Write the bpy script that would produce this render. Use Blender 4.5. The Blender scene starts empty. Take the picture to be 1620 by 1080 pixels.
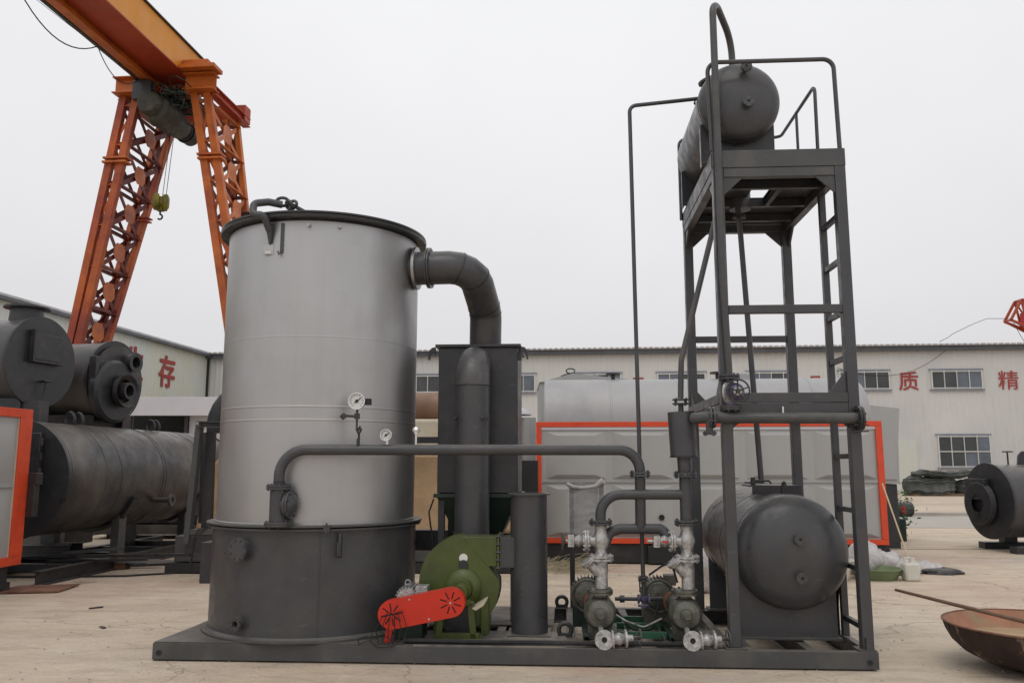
import bpy, math, random
from mathutils import Vector, Matrix, Quaternion
random.seed(7)
R = math.radians
SC = bpy.context.scene
COL = SC.collection

# ------------------------------------------------------------------ camera
PITCH = math.atan(195 / 1320)
cam = bpy.data.cameras.new('camera'); camo = bpy.data.objects.new('camera', cam); COL.objects.link(camo)
camo.location = (0, 0, 1.55); camo.rotation_euler = (math.pi / 2 + PITCH, 0, 0)
cam.sensor_width = 36; cam.lens = 36 * 1320 / 1620; cam.clip_start = .05; cam.clip_end = 2000
SC.camera = camo
# ------------------------------------------------------------------ world: overcast sky
W = bpy.data.worlds.new('World'); SC.world = W; W.use_nodes = True
nt = W.node_tree; nt.nodes.clear()
def N(tree, typ, **kw):
    n = tree.nodes.new(typ)
    for k, v in kw.items():
        if hasattr(n, k): setattr(n, k, v)
    return n
out = N(nt, 'ShaderNodeOutputWorld'); 
sky = N(nt, 'ShaderNodeTexSky', sky_type='NISHITA', sun_disc=False); sky.sun_elevation = R(58); sky.sun_rotation = R(200)
sky.dust_density = 6; sky.air_density = 1.0
bgs = N(nt, 'ShaderNodeBackground'); bgs.inputs['Strength'].default_value = .07
nt.links.new(sky.outputs[0], bgs.inputs[0])
tc = N(nt, 'ShaderNodeTexCoord'); sep = N(nt, 'ShaderNodeSeparateXYZ'); nt.links.new(tc.outputs['Generated'], sep.inputs[0])
rmp = N(nt, 'ShaderNodeValToRGB')
cr = rmp.color_ramp; cr.elements[0].position = 0.0; cr.elements[0].color = (.69, .675, .685, 1)
cr.elements[1].position = .55; cr.elements[1].color = (.93, .93, .945, 1)
e = cr.elements.new(.25); e.color = (.84, .83, .845, 1)
nt.links.new(sep.outputs[2], rmp.inputs[0])
nz = N(nt, 'ShaderNodeTexNoise'); nz.inputs['Scale'].default_value = 1.6; nz.inputs['Detail'].default_value = 4
nt.links.new(tc.outputs['Generated'], nz.inputs[0])
mrn = N(nt, 'ShaderNodeMapRange'); mrn.inputs[1].default_value = .3; mrn.inputs[2].default_value = .7; mrn.inputs[3].default_value = .94; mrn.inputs[4].default_value = 1.06
nt.links.new(nz.outputs[0], mrn.inputs[0])
bgc = N(nt, 'ShaderNodeBackground'); nt.links.new(rmp.outputs[0], bgc.inputs[0]); nt.links.new(mrn.outputs[0], bgc.inputs[1])
mx = N(nt, 'ShaderNodeMixShader'); mx.inputs[0].default_value = .90
nt.links.new(bgs.outputs[0], mx.inputs[1]); nt.links.new(bgc.outputs[0], mx.inputs[2]); nt.links.new(mx.outputs[0], out.inputs[0])
# ------------------------------------------------------------------ sun through cloud
sl = bpy.data.lights.new('sun', 'SUN'); sl.energy = .5; sl.angle = R(35); sl.color = (1, .96, .9)
so = bpy.data.objects.new('sun', sl); COL.objects.link(so); so.rotation_euler = (R(32), 0, R(-20)); so.location = (0, 0, 30)
SC.view_settings.view_transform = 'Standard'; SC.view_settings.look = 'None'; SC.view_settings.exposure = .05; SC.view_settings.gamma = 1
SC.view_settings.use_curve_mapping = False

# ------------------------------------------------------------------ materials
def mat(name, col, rough=.5, metal=0.0, var=.12, vscale=3.0, col2=None, mixs=1.2, mixlo=.5, mixhi=.7, bump=.0, bscale=60, streak=0, streakcol=None, rvar=.12, spec=.5, alpha=1, wear=0, stretch=None):
    m = bpy.data.materials.new(name); m.use_nodes = True
    t = m.node_tree; t.nodes.clear(); L = t.links.new
    o = N(t, 'ShaderNodeOutputMaterial'); b = N(t, 'ShaderNodeBsdfPrincipled'); L(b.outputs[0], o.inputs[0])
    b.inputs['Metallic'].default_value = metal
    b.inputs['Specular IOR Level'].default_value = spec
    if alpha < 1: b.inputs['Alpha'].default_value = alpha
    tcn = N(t, 'ShaderNodeTexCoord'); src = tcn.outputs['Object']
    if stretch:
        mp = N(t, 'ShaderNodeMapping'); mp.inputs['Scale'].default_value = stretch; L(src, mp.inputs[0]); src = mp.outputs[0]
    n1 = N(t, 'ShaderNodeTexNoise'); n1.inputs['Scale'].default_value = vscale; n1.inputs['Detail'].default_value = 6; n1.inputs['Roughness'].default_value = .6
    L(src, n1.inputs[0])
    mr = N(t, 'ShaderNodeMapRange'); mr.inputs[1].default_value = .3; mr.inputs[2].default_value = .7
    mr.inputs[3].default_value = 1 - var; mr.inputs[4].default_value = 1 + var; L(n1.outputs[0], mr.inputs[0])
    base = None
    rgb = N(t, 'ShaderNodeRGB'); rgb.outputs[0].default_value = (*col, 1); base = rgb.outputs[0]
    def mixc(f, a, c):
        q = N(t, 'ShaderNodeMix'); q.data_type = 'RGBA'; L(f, q.inputs[0]); L(a, q.inputs[6])
        if isinstance(c, tuple): q.inputs[7].default_value = (*c, 1)
        else: L(c, q.inputs[7])
        return q.outputs[2]
    if col2:
        n2 = N(t, 'ShaderNodeTexNoise'); n2.inputs['Scale'].default_value = mixs; n2.inputs['Detail'].default_value = 8; n2.inputs['Roughness'].default_value = .65
        L(src, n2.inputs[0])
        m2 = N(t, 'ShaderNodeMapRange'); m2.inputs[1].default_value = mixlo; m2.inputs[2].default_value = mixhi; L(n2.outputs[0], m2.inputs[0])
        base = mixc(m2.outputs[0], base, col2)
    if streak:
        mp = N(t, 'ShaderNodeMapping'); mp.inputs['Scale'].default_value = (9, 9, .35); L(tcn.outputs['Object'], mp.inputs[0])
        n3 = N(t, 'ShaderNodeTexNoise'); n3.inputs['Scale'].default_value = 1.5; n3.inputs['Detail'].default_value = 5; L(mp.outputs[0], n3.inputs[0])
        m3 = N(t, 'ShaderNodeMapRange'); m3.inputs[1].default_value = .5; m3.inputs[2].default_value = .75; m3.inputs[4].default_value = streak; L(n3.outputs[0], m3.inputs[0])
        base = mixc(m3.outputs[0], base, streakcol or tuple(c * .5 for c in col))
    if wear:
        n6 = N(t, 'ShaderNodeTexNoise'); n6.inputs['Scale'].default_value = 26; n6.inputs['Detail'].default_value = 7; n6.inputs['Roughness'].default_value = .7; L(tcn.outputs['Object'], n6.inputs[0])
        m6 = N(t, 'ShaderNodeMapRange'); m6.inputs[1].default_value = .66; m6.inputs[2].default_value = .72; m6.inputs[4].default_value = .7 * wear; L(n6.outputs[0], m6.inputs[0])
        base = mixc(m6.outputs[0], base, (.14, .075, .045))
        n8 = N(t, 'ShaderNodeTexNoise'); n8.inputs['Scale'].default_value = 9; n8.inputs['Detail'].default_value = 8; n8.inputs['Roughness'].default_value = .75; mp8 = N(t, 'ShaderNodeMapping'); mp8.inputs['Scale'].default_value = (1, 1, 3.5); mp8.inputs['Rotation'].default_value = (.5, .4, .3); L(tcn.outputs['Object'], mp8.inputs[0]); L(mp8.outputs[0], n8.inputs[0])
        m8 = N(t, 'ShaderNodeMapRange'); m8.inputs[1].default_value = .60; m8.inputs[2].default_value = .70; m8.inputs[4].default_value = .45 * wear; L(n8.outputs[0], m8.inputs[0])
        base = mixc(m8.outputs[0], base, (.20, .19, .175))
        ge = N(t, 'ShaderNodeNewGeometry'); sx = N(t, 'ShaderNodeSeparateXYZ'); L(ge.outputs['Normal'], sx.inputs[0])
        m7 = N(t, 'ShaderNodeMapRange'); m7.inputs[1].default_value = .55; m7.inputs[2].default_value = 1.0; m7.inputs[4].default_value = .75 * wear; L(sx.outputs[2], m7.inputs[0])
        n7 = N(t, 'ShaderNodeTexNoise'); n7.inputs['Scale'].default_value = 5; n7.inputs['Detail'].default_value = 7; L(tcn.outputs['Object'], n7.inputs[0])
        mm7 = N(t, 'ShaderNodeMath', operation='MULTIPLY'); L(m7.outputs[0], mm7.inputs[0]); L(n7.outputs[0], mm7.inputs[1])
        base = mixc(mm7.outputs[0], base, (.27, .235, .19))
    hs = N(t, 'ShaderNodeHueSaturation'); L(base, hs.inputs['Color']); L(mr.outputs[0], hs.inputs['Value']); L(hs.outputs[0], b.inputs['Base Color'])
    mr2 = N(t, 'ShaderNodeMapRange'); mr2.inputs[1].default_value = .3; mr2.inputs[2].default_value = .7
    mr2.inputs[3].default_value = max(.02, rough - rvar); mr2.inputs[4].default_value = min(1, rough + rvar)
    n4 = N(t, 'ShaderNodeTexNoise'); n4.inputs['Scale'].default_value = vscale * 2.3; n4.inputs['Detail'].default_value = 5; L(src, n4.inputs[0])
    L(n4.outputs[0], mr2.inputs[0]); L(mr2.outputs[0], b.inputs['Roughness'])
    if bump:
        n5 = N(t, 'ShaderNodeTexNoise'); n5.inputs['Scale'].default_value = bscale; n5.inputs['Detail'].default_value = 6; L(src, n5.inputs[0])
        bp = N(t, 'ShaderNodeBump'); bp.inputs['Strength'].default_value = bump; bp.inputs['Distance'].default_value = .02; L(n5.outputs[0], bp.inputs['Height']); L(bp.outputs[0], b.inputs['Normal'])
    return m
M = {}
GREY = (.054, .055, .060)
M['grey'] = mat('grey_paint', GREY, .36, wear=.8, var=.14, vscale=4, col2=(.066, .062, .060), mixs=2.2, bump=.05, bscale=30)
M['baresteel'] = mat('scaled_bare_steel', (.10, .098, .10), .42, metal=.3, var=.2, vscale=5, col2=(.17, .165, .16), mixs=4, bump=.08, bscale=20)
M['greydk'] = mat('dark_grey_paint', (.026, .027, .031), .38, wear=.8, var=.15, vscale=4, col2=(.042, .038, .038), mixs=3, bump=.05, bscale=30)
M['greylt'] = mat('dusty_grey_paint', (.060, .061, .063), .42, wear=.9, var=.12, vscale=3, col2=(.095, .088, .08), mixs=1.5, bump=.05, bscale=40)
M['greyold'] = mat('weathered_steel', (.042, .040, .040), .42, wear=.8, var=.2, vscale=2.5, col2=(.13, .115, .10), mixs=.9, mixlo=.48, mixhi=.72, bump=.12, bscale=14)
M['blackst'] = mat('black_steel', (.022, .022, .024), .5, var=.2, col2=(.045, .04, .038), mixs=3)
M['clad'] = mat('galvanised_cladding', (.44, .438, .44), .42, metal=.88, var=.05, vscale=1.2, col2=(.36, .357, .355), mixs=.8, bump=.09, bscale=1.6, streak=.14, streakcol=(.32, .31, .30), rvar=.06)
M['clad2'] = mat('thin_sheet_cladding', (.40, .40, .40), .55, metal=.25, var=.04, vscale=1.5, col2=(.33, .33, .335), mixs=1.0, bump=.02, bscale=2.2, rvar=.05)
M['panel'] = mat('pale_grey_panel', (.38, .38, .375), .45, metal=.12, var=.05, vscale=1.2, col2=(.34, .345, .335), mixs=1.2, bump=.03, bscale=4)
M['orange'] = mat('orange_red_trim', (.66, .068, .02), .45, var=.08, vscale=5, col2=(.56, .05, .016), mixs=4)
M['valve'] = mat('cast_silver_valve', (.46, .455, .445), .42, metal=.55, var=.3, vscale=22, col2=(.15, .14, .13), mixs=18, bump=.3, bscale=70)
M['castpump'] = mat('oily_cast_iron', (.13, .13, .11), .45, metal=.35, var=.35, vscale=12, col2=(.05, .058, .028), mixs=7, bump=.25, bscale=45)
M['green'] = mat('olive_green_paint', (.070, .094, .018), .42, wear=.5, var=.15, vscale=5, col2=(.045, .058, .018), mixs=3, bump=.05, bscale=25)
M['greenbright'] = mat('green_frame_paint', (.02, .09, .045), .45, var=.2, vscale=6)
M['greenp'] = mat('dark_green_paint', (.012, .028, .020), .45, var=.2, vscale=6)
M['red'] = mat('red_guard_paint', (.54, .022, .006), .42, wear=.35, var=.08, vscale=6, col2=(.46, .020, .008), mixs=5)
M['white'] = mat('white_paint', (.72, .72, .70), .5, var=.05)
M['deck'] = mat('dusty_deck_plate', (.11, .105, .10), .7, var=.15, vscale=4, col2=(.24, .21, .175), mixs=3, mixlo=.42, mixhi=.6, bump=.1, bscale=40)
M['black'] = mat('black_rubber', (.012, .012, .013), .6, var=.1)
M['chrome'] = mat('bright_steel', (.75, .75, .75), .25, metal=.9, var=.1)
M['dial'] = mat('dial_face', (.62, .63, .62), .5, var=.03)
M['purple'] = mat('violet_valve_paint', (.065, .055, .115), .4, var=.2, vscale=20, col2=(.16, .15, .2), mixs=15)
M['rust'] = mat('rusty_iron', (.16, .062, .038), .75, var=.3, vscale=6, col2=(.22, .12, .075), mixs=4, mixlo=.42, mixhi=.62, bump=.4, bscale=25)
M['rustdk'] = mat('sooty_rust', (.030, .015, .012), .8, var=.4, vscale=8, col2=(.26, .19, .13), mixs=9, mixlo=.58, mixhi=.70, bump=.5, bscale=25, stretch=(1, 1, .4))
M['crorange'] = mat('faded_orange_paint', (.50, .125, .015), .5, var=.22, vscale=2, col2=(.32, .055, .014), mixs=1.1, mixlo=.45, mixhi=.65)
M['crleg'] = mat('dark_crane_orange', (.46, .10, .016), .52, var=.22, vscale=2, col2=(.27, .042, .016), mixs=.9, mixlo=.42, mixhi=.6)  # darker, browner orange for the left leg chords
M['cryellow'] = mat('chrome_yellow_paint', (.66, .265, .022), .5, var=.08, vscale=1, col2=(.60, .22, .02), mixs=.6)
M['crred'] = mat('oxide_red_paint', (.34, .042, .012), .5, var=.15, vscale=1.5, col2=(.36, .06, .015), mixs=.7)
M['crpurple'] = mat('crane_maroon', (.12, .020, .018), .55, var=.2, vscale=2, col2=(.24, .045, .016), mixs=1.1)  # darker maroon tone for the rear and most side braces
M['hoist'] = mat('greasy_hoist_paint', (.045, .046, .035), .6, var=.3, vscale=5, col2=(.09, .085, .05), mixs=4)
M['hookyel'] = mat('worn_yellow_paint', (.22, .19, .02), .5, var=.3, vscale=8, col2=(.05, .045, .02), mixs=6)
M['tan'] = mat('rock_wool_insulation', (.42, .29, .17), .9, var=.15, vscale=3, col2=(.30, .20, .12), mixs=2, bump=.4, bscale=20)
M['tarp'] = mat('beige_tarp', (.52, .46, .36), .7, var=.12, vscale=3, col2=(.40, .33, .25), mixs=2, bump=.3, bscale=6)
M['brown'] = mat('brown_primer', (.19, .105, .065), .6, var=.2, vscale=3, col2=(.26, .17, .11), mixs=2)
M['wall'] = mat('cream_metal_wall', (.61, .605, .58), .55, var=.05, vscale=.25, col2=(.57, .56, .55), mixs=.15, mixlo=.4, mixhi=.65, streak=.3, streakcol=(.42, .39, .34))
M['wall2'] = mat('pale_green_metal_wall', (.60, .63, .605), .55, var=.05, vscale=.25, col2=(.60, .60, .50), mixs=.18, mixlo=.42, mixhi=.6, streak=.25, streakcol=(.36, .36, .31))
M['shedwhite'] = mat('white_fascia', (.56, .55, .58), .6, var=.06, vscale=.6, streak=.2, streakcol=(.42, .41, .42))
M['gutter'] = mat('grey_blue_gutter', (.09, .095, .105), .5, var=.2, vscale=1)
M['roof'] = mat('pale_roof_sheet', (.5, .49, .5), .6, var=.12, vscale=2)
M['glass'] = mat('dark_window_glass', (.045, .05, .05), .12, var=.4, vscale=.7, spec=.6)
M['glassrefl'] = mat('window_glass_reflection_tint', (.10, .12, .15), .1, var=.4, vscale=.7, spec=.8)  # blue tint painted in for panes that reflect differently
M['frame'] = mat('white_window_frame', (.58, .58, .56), .5, var=.06)
M['sill'] = mat('blue_grey_trim', (.22, .24, .28), .5)
M['redpaint'] = mat('faded_red_lettering', (.34, .05, .045), .7, var=.2, vscale=4, col2=(.46, .16, .13), mixs=7, mixlo=.6, mixhi=.8)
M['film'] = mat('stretch_film', (.72, .71, .70), .25, var=.15, vscale=6, alpha=.36, bump=.5, bscale=14)
M['bag'] = mat('white_woven_bag', (.50, .48, .47), .6, var=.18, vscale=9, col2=(.33, .29, .29), mixs=7, bump=.6, bscale=16)
M['basin'] = mat('green_plastic', (.15, .20, .095), .5, var=.1)
M['jug'] = mat('translucent_white_plastic', (.60, .58, .52), .4, var=.06)
M['wood'] = mat('weathered_wood', (.17, .11, .07), .75, var=.2, vscale=9, col2=(.11, .07, .05), mixs=5)
M['bamboo'] = mat('pale_bamboo', (.50, .40, .25), .6, var=.15, vscale=9)
M['straw'] = mat('dry_twigs', (.33, .29, .19), .85, var=.3, vscale=8)
M['concrete'] = mat('pale_concrete', (.42, .39, .345), .85, var=.08, vscale=.8, col2=(.35, .325, .28), mixs=.5, bump=.15, bscale=12)
M['wrap'] = mat('grey_tarpaulin', (.055, .062, .058), .6, var=.4, vscale=3, col2=(.13, .135, .125), mixs=1, bump=.6, bscale=3)
M['leaf'] = mat('leaf', (.03, .08, .02), .6, var=.3, vscale=10)
M['flower'] = mat('red_cloth', (.5, .03, .03), .7)
M['oil'] = mat('paint_residue', (.34, .15, .085), .6, var=.15, vscale=5, col2=(.30, .21, .12), mixs=3, bump=.2, bscale=10)

# ground: dusty yard concrete
def ground_mat():
    m = bpy.data.materials.new('dusty_yard_concrete'); m.use_nodes = True; t = m.node_tree; t.nodes.clear(); L = t.links.new
    o = N(t, 'ShaderNodeOutputMaterial'); b = N(t, 'ShaderNodeBsdfPrincipled'); L(b.outputs[0], o.inputs[0])
    tcn = N(t, 'ShaderNodeTexCoord')
    def noise(scale, det, lo, hi, stretch=(1, 1, 1), rot=0, rough=.6):
        mp = N(t, 'ShaderNodeMapping'); mp.inputs['Scale'].default_value = stretch; mp.inputs['Rotation'].default_value = (0, 0, rot); L(tcn.outputs['Object'], mp.inputs[0])
        n = N(t, 'ShaderNodeTexNoise'); n.inputs['Scale'].default_value = scale; n.inputs['Detail'].default_value = det; n.inputs['Roughness'].default_value = rough; L(mp.outputs[0], n.inputs[0])
        r = N(t, 'ShaderNodeMapRange'); r.inputs[1].default_value = lo; r.inputs[2].default_value = hi; L(n.outputs[0], r.inputs[0]); return r.outputs[0]
    def mixc(f, a, c, k=1.0):
        q = N(t, 'ShaderNodeMix'); q.data_type = 'RGBA'
        if k < 1:
            mm = N(t, 'ShaderNodeMath', operation='MULTIPLY'); L(f, mm.inputs[0]); mm.inputs[1].default_value = k; f = mm.outputs[0]
        L(f, q.inputs[0])
        if isinstance(a, tuple): q.inputs[6].default_value = (*a, 1)
        else: L(a, q.inputs[6])
        q.inputs[7].default_value = (*c, 1); return q.outputs[2]
    c = mixc(noise(.35, 8, .38, .62), (.57, .455, .34), (.62, .525, .415))
    c = mixc(noise(1.6, 9, .48, .66, (.5, 1.2, 1), .2), c, (.42, .345, .265), .45)
    c = mixc(noise(.9, 8, .56, .68, (1.4, .35, 1), -.5), c, (.60, .54, .455), .6)
    c = mixc(noise(.22, 6, .53, .64), c, (.46, .31, .25), .55)
    c = mixc(noise(.3, 7, .52, .60, (.6, 1.6, 1), .5), c, (.43, .395, .345), .5)
    c = mixc(noise(3.2, 10, .50, .64, (.6, 1.5, 1), .15, .7), c, (.38, .31, .24), .5)
    c = mixc(noise(4.5, 10, .54, .66, (.5, 1.6, 1), -.2, .7), c, (.68, .60, .48), .6)
    c = mixc(noise(.5, 8, .62, .70, (.25, 2.2, 1), .1), c, (.20, .165, .135), .6)
    c = mixc(noise(22, 6, .55, .72), c, (.27, .22, .17), .35)
    c = mixc(noise(90, 3, .62, .72), c, (.18, .15, .12), .45)
    vo = N(t, 'ShaderNodeTexVoronoi'); vo.feature = 'DISTANCE_TO_EDGE'; vo.inputs['Scale'].default_value = .28
    nw = N(t, 'ShaderNodeTexNoise'); nw.inputs['Scale'].default_value = 1.4; nw.inputs['Detail'].default_value = 8; L(tcn.outputs['Object'], nw.inputs[0])
    
    va = N(t, 'ShaderNodeVectorMath', operation='MULTIPLY_ADD'); L(nw.outputs[1], va.inputs[0]); va.inputs[1].default_value = (1.1, 1.1, 0); L(tcn.outputs['Object'], va.inputs[2]); L(va.outputs[0], vo.inputs['Vector'])
    vr = N(t, 'ShaderNodeMapRange'); vr.inputs[1].default_value = .0; vr.inputs[2].default_value = .004; vr.inputs[3].default_value = .5; vr.inputs[4].default_value = 0; L(vo.outputs['Distance'], vr.inputs[0])
    c = mixc(vr.outputs[0], c, (.16, .125, .095))
    c = mixc(noise(.75, 5, .66, .70), c, (.15, .125, .10), .6)
    L(c, b.inputs['Base Color']); b.inputs['Roughness'].default_value = .88; b.inputs['Specular IOR Level'].default_value = .3
    n = N(t, 'ShaderNodeTexNoise'); n.inputs['Scale'].default_value = 2.2; n.inputs['Detail'].default_value = 12; n.inputs['Roughness'].default_value = .62; L(tcn.outputs['Object'], n.inputs[0])
    bp = N(t, 'ShaderNodeBump'); bp.inputs['Strength'].default_value = .8; bp.inputs['Distance'].default_value = .09; L(n.outputs[0], bp.inputs['Height']); L(bp.outputs[0], b.inputs['Normal'])
    return m
M['ground'] = ground_mat()

# ------------------------------------------------------------------ mesh builder
def V(*a): return Vector(a)
def basis(d, up=(0, 0, 1)):
    d = Vector(d).normalized(); u = Vector(up)
    if abs(d.dot(u)) > .98: u = Vector((0, 1, 0)) if abs(d.y) < .9 else Vector((1, 0, 0))
    s = d.cross(u).normalized(); u = s.cross(d).normalized()
    return d, s, u
class MB:
    def __init__(s): s.v = []; s.f = []
    def add(s, vs, fs):
        o = len(s.v); s.v += [Vector(p) for p in vs]; s.f += [tuple(i + o for i in f) for f in fs]; return s
    def box(s, x0, x1, y0, y1, z0, z1):
        return s.add([(x, y, z) for z in (z0, z1) for y in (y0, y1) for x in (x0, x1)], [(0, 2, 3, 1), (4, 5, 7, 6), (0, 1, 5, 4), (2, 6, 7, 3), (0, 4, 6, 2), (1, 3, 7, 5)])
    def sweep(s, p0, p1, prof, up=(0, 0, 1)):   # prof: list of (side, up) CCW
        p0, p1 = Vector(p0), Vector(p1); d, sd, u = basis(p1 - p0, up); n = len(prof)
        vs = [p0 + sd * a + u * b for a, b in prof] + [p1 + sd * a + u * b for a, b in prof]
        fs = [(i, (i + 1) % n, n + (i + 1) % n, n + i) for i in range(n)] + [tuple(range(n))[::-1], tuple(range(n, 2 * n))]
        return s.add(vs, fs)
    def bar(s, p0, p1, w, h=None, up=(0, 0, 1)):
        h = h or w; w /= 2; h /= 2
        return s.sweep(p0, p1, [(-w, -h), (w, -h), (w, h), (-w, h)], up)
    def chan(s, p0, p1, w, h, t=.01, up=(0, 0, 1), flip=1):  # web at side 0, flanges towards +side*flip
        h /= 2; P = [(0, -h), (w, -h), (w, -h + t), (t, -h + t), (t, h - t), (w, h - t), (w, h), (0, h)]
        if flip < 0: P = [(-a, b) for a, b in P][::-1]
        return s.sweep(p0, p1, P, up)
    def angle(s, p0, p1, w, t=.008, up=(0, 0, 1), fx=1, fy=1):
        P = [(0, 0), (w, 0), (w, t), (t, t), (t, w), (0, w)]
        P = [(a * fx, b * fy) for a, b in P]
        if fx * fy < 0: P = P[::-1]
        return s.sweep(p0, p1, P, up)
    def ibeam(s, p0, p1, w, h, t=.012, up=(0, 0, 1)):
        w /= 2; h /= 2; c = t / 2
        return s.sweep(p0, p1, [(-w, -h), (w, -h), (w, -h + t), (c, -h + t), (c, h - t), (w, h - t), (w, h), (-w, h), (-w, h - t), (-c, h - t), (-c, -h + t), (-w, -h + t)], up)
    def rev(s, prof, org, axis=(0, 0, 1), n=32, a0=0, a1=2 * math.pi):  # prof list (r,h)
        org = Vector(org); d, x, y = basis(axis); full = abs(a1 - a0 - 2 * math.pi) < 1e-6
        m = n if full else n + 1; k = len(prof); vs = []; idx = []
        for r, h in prof:
            if r < 1e-6: idx.append([len(vs)] * m); vs.append(org + d * h)
            else:
                idx.append(list(range(len(vs), len(vs) + m)))
                for i in range(m):
                    t = a0 + (a1 - a0) * i / n; vs.append(org + d * h + (x * math.cos(t) + y * math.sin(t)) * r)
        fs = []
        for j in range(k - 1):
            for i in range(n):
                i2 = (i + 1) % m if full else i + 1
                q = [idx[j][i], idx[j][i2], idx[j + 1][i2], idx[j + 1][i]]
                q2 = []
                for e_ in q:
                    if e_ not in q2: q2.append(e_)
                if len(q2) > 2: fs.append(tuple(q2))
        return s.add(vs, fs)
    def cyl(s, p0, p1, r, r1=None, n=20):
        p0, p1 = Vector(p0), Vector(p1); L = (p1 - p0).length; r1 = r if r1 is None else r1
        return s.rev([(0, 0), (r, 0), (r1, L), (0, L)], p0, p1 - p0, n)
    def pipe(s, p0, p1, r, ri, n=24):
        p0, p1 = Vector(p0), Vector(p1); L = (p1 - p0).length
        return s.rev([(ri, 0), (r, 0), (r, L), (ri, L), (ri, 0)], p0, p1 - p0, n)
    def tube(s, path, r, n=12, closed=False, caps=True):
        P = [Vector(p) for p in path]; k = len(P); vs = []; u = None
        rr = r if isinstance(r, (list, tuple)) else [r] * k
        for i in range(k):
            if closed: d = P[(i + 1) % k] - P[i - 1]
            else: d = P[min(i + 1, k - 1)] - P[max(i - 1, 0)]
            d.normalize()
            if u is None: _, sd, u = basis(d)
            else:
                u = (u - d * u.dot(d)).normalized(); sd = d.cross(u)
            sd = d.cross(u).normalized()
            for j in range(n):
                t = 2 * math.pi * j / n; vs.append(P[i] + (sd * math.cos(t) + u * math.sin(t)) * rr[i])
        fs = []
        for i in range(k if closed else k - 1):
            for j in range(n):
                a, b = i * n + j, i * n + (j + 1) % n; c, e_ = ((i + 1) % k) * n + (j + 1) % n, ((i + 1) % k) * n + j
                fs.append((a, e_, c, b))
        if caps and not closed: fs += [tuple(range(n)), tuple(range((k - 1) * n, k * n))[::-1]]
        return s.add(vs, fs)
    def prism(s, pts, d):   # pts 3d loop, extruded by vector d
        d = Vector(d); n = len(pts); P = [Vector(p) for p in pts]
        return s.add(P + [p + d for p in P], [tuple(range(n))[::-1], tuple(range(n, 2 * n))] + [(i, (i + 1) % n, n + (i + 1) % n, n + i) for i in range(n)])
    def flange(s, p, axis, r, t=.02, nb=8, ri=0, br=.009):
        p = Vector(p); d, x, y = basis(axis)
        s.cyl(p - d * t / 2, p + d * t / 2, r, n=24) if not ri else s.pipe(p - d * t / 2, p + d * t / 2, r, ri)
        for i in range(nb):
            a = 2 * math.pi * (i + .5) / nb; q = p + (x * math.cos(a) + y * math.sin(a)) * (r * .82)
            s.cyl(q - d * (t / 2 + br), q + d * (t / 2 + br), br, n=6)
        return s
    def pair(s, p, axis, r, t=.016, gap=.006, nb=8, br=.009):
        p = Vector(p); d = Vector(axis).normalized()
        s.cyl(p - d * (t + gap / 2), p - d * gap / 2, r, n=24); s.cyl(p + d * gap / 2, p + d * (t + gap / 2), r, n=24)
        _, x, y = basis(axis)
        for i in range(nb):
            a = 2 * math.pi * (i + .5) / nb; q = p + (x * math.cos(a) + y * math.sin(a)) * (r * .82)
            s.cyl(q - d * (t + gap / 2 + br * 1.3), q + d * (t + gap / 2 + br * 1.3), br, n=6)
        return s
    def wheel(s, p, axis, r, tr=.008, spokes=5, dish=0):
        p = Vector(p); d, x, y = basis(axis)
        s.tube([p + (x * math.cos(2 * math.pi * i / 20) + y * math.sin(2 * math.pi * i / 20)) * r for i in range(20)], tr, 8, closed=True)
        for i in range(spokes):
            a = 2 * math.pi * i / spokes + .3
            s.cyl(p - d * dish, p + (x * math.cos(a) + y * math.sin(a)) * r, tr * .8, n=6)
        s.cyl(p - d * (dish + tr * 1.5), p + d * tr * 1.5, tr * 2.4, n=12)
        return s
    def blob(s, c, rx, ry, rz, n=14, m=9, jit=.15, seed=0):
        rnd = random.Random(seed); c = Vector(c); vs = []; fs = []
        ph = [rnd.uniform(0, 6.28) for _ in range(6)]
        for j in range(m + 1):
            th = math.pi * j / m
            for i in range(n):
                a = 2 * math.pi * i / n
                k = 1 + jit * (math.sin(3 * a + ph[0] + 2 * th) * .5 + math.sin(5 * a + ph[1] - 3 * th) * .35 + math.sin(4 * th + ph[2] + a) * .4)
                vs.append(c + Vector((math.cos(a) * math.sin(th) * rx * k, math.sin(a) * math.sin(th) * ry * k, math.cos(th) * rz * k)))
        for j in range(m):
            for i in range(n): fs.append((j * n + i, (j + 1) * n + i, (j + 1) * n + (i + 1) % n, j * n + (i + 1) % n))
        return s.add(vs, fs)
def bend(pts, rad, n=7):
    P = [Vector(p) for p in pts]; o = [P[0]]
    rads = rad if isinstance(rad, (list, tuple)) else [rad] * (len(P) - 2)
    for i in range(1, len(P) - 1):
        a, b, c = P[i - 1], P[i], P[i + 1]; d1 = (a - b).normalized(); d2 = (c - b).normalized()
        ang = d1.angle(d2); r = rads[i - 1]
        if ang > math.pi - .02 or r <= 0: o.append(b); continue
        tl = min(r / math.tan(ang / 2), (a - b).length * .95, (c - b).length * .95); r = tl * math.tan(ang / 2)
        ctr = b + (d1 + d2).normalized() * (r / math.sin(ang / 2)); s0 = b + d1 * tl - ctr; s1 = b + d2 * tl - ctr
        w = s0.angle(s1)
        for k in range(n + 1):
            q = k / n; o.append(ctr + (s0 * math.sin((1 - q) * w) + s1 * math.sin(q * w)) / math.sin(w))
    o.append(P[-1]); return o
def dish(r, depth, n=7, sgn=1): # elliptical head profile from rim to pole
    return [(r * math.cos(math.pi / 2 * i / n), sgn * depth * math.sin(math.pi / 2 * i / n)) for i in range(n + 1)]

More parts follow.
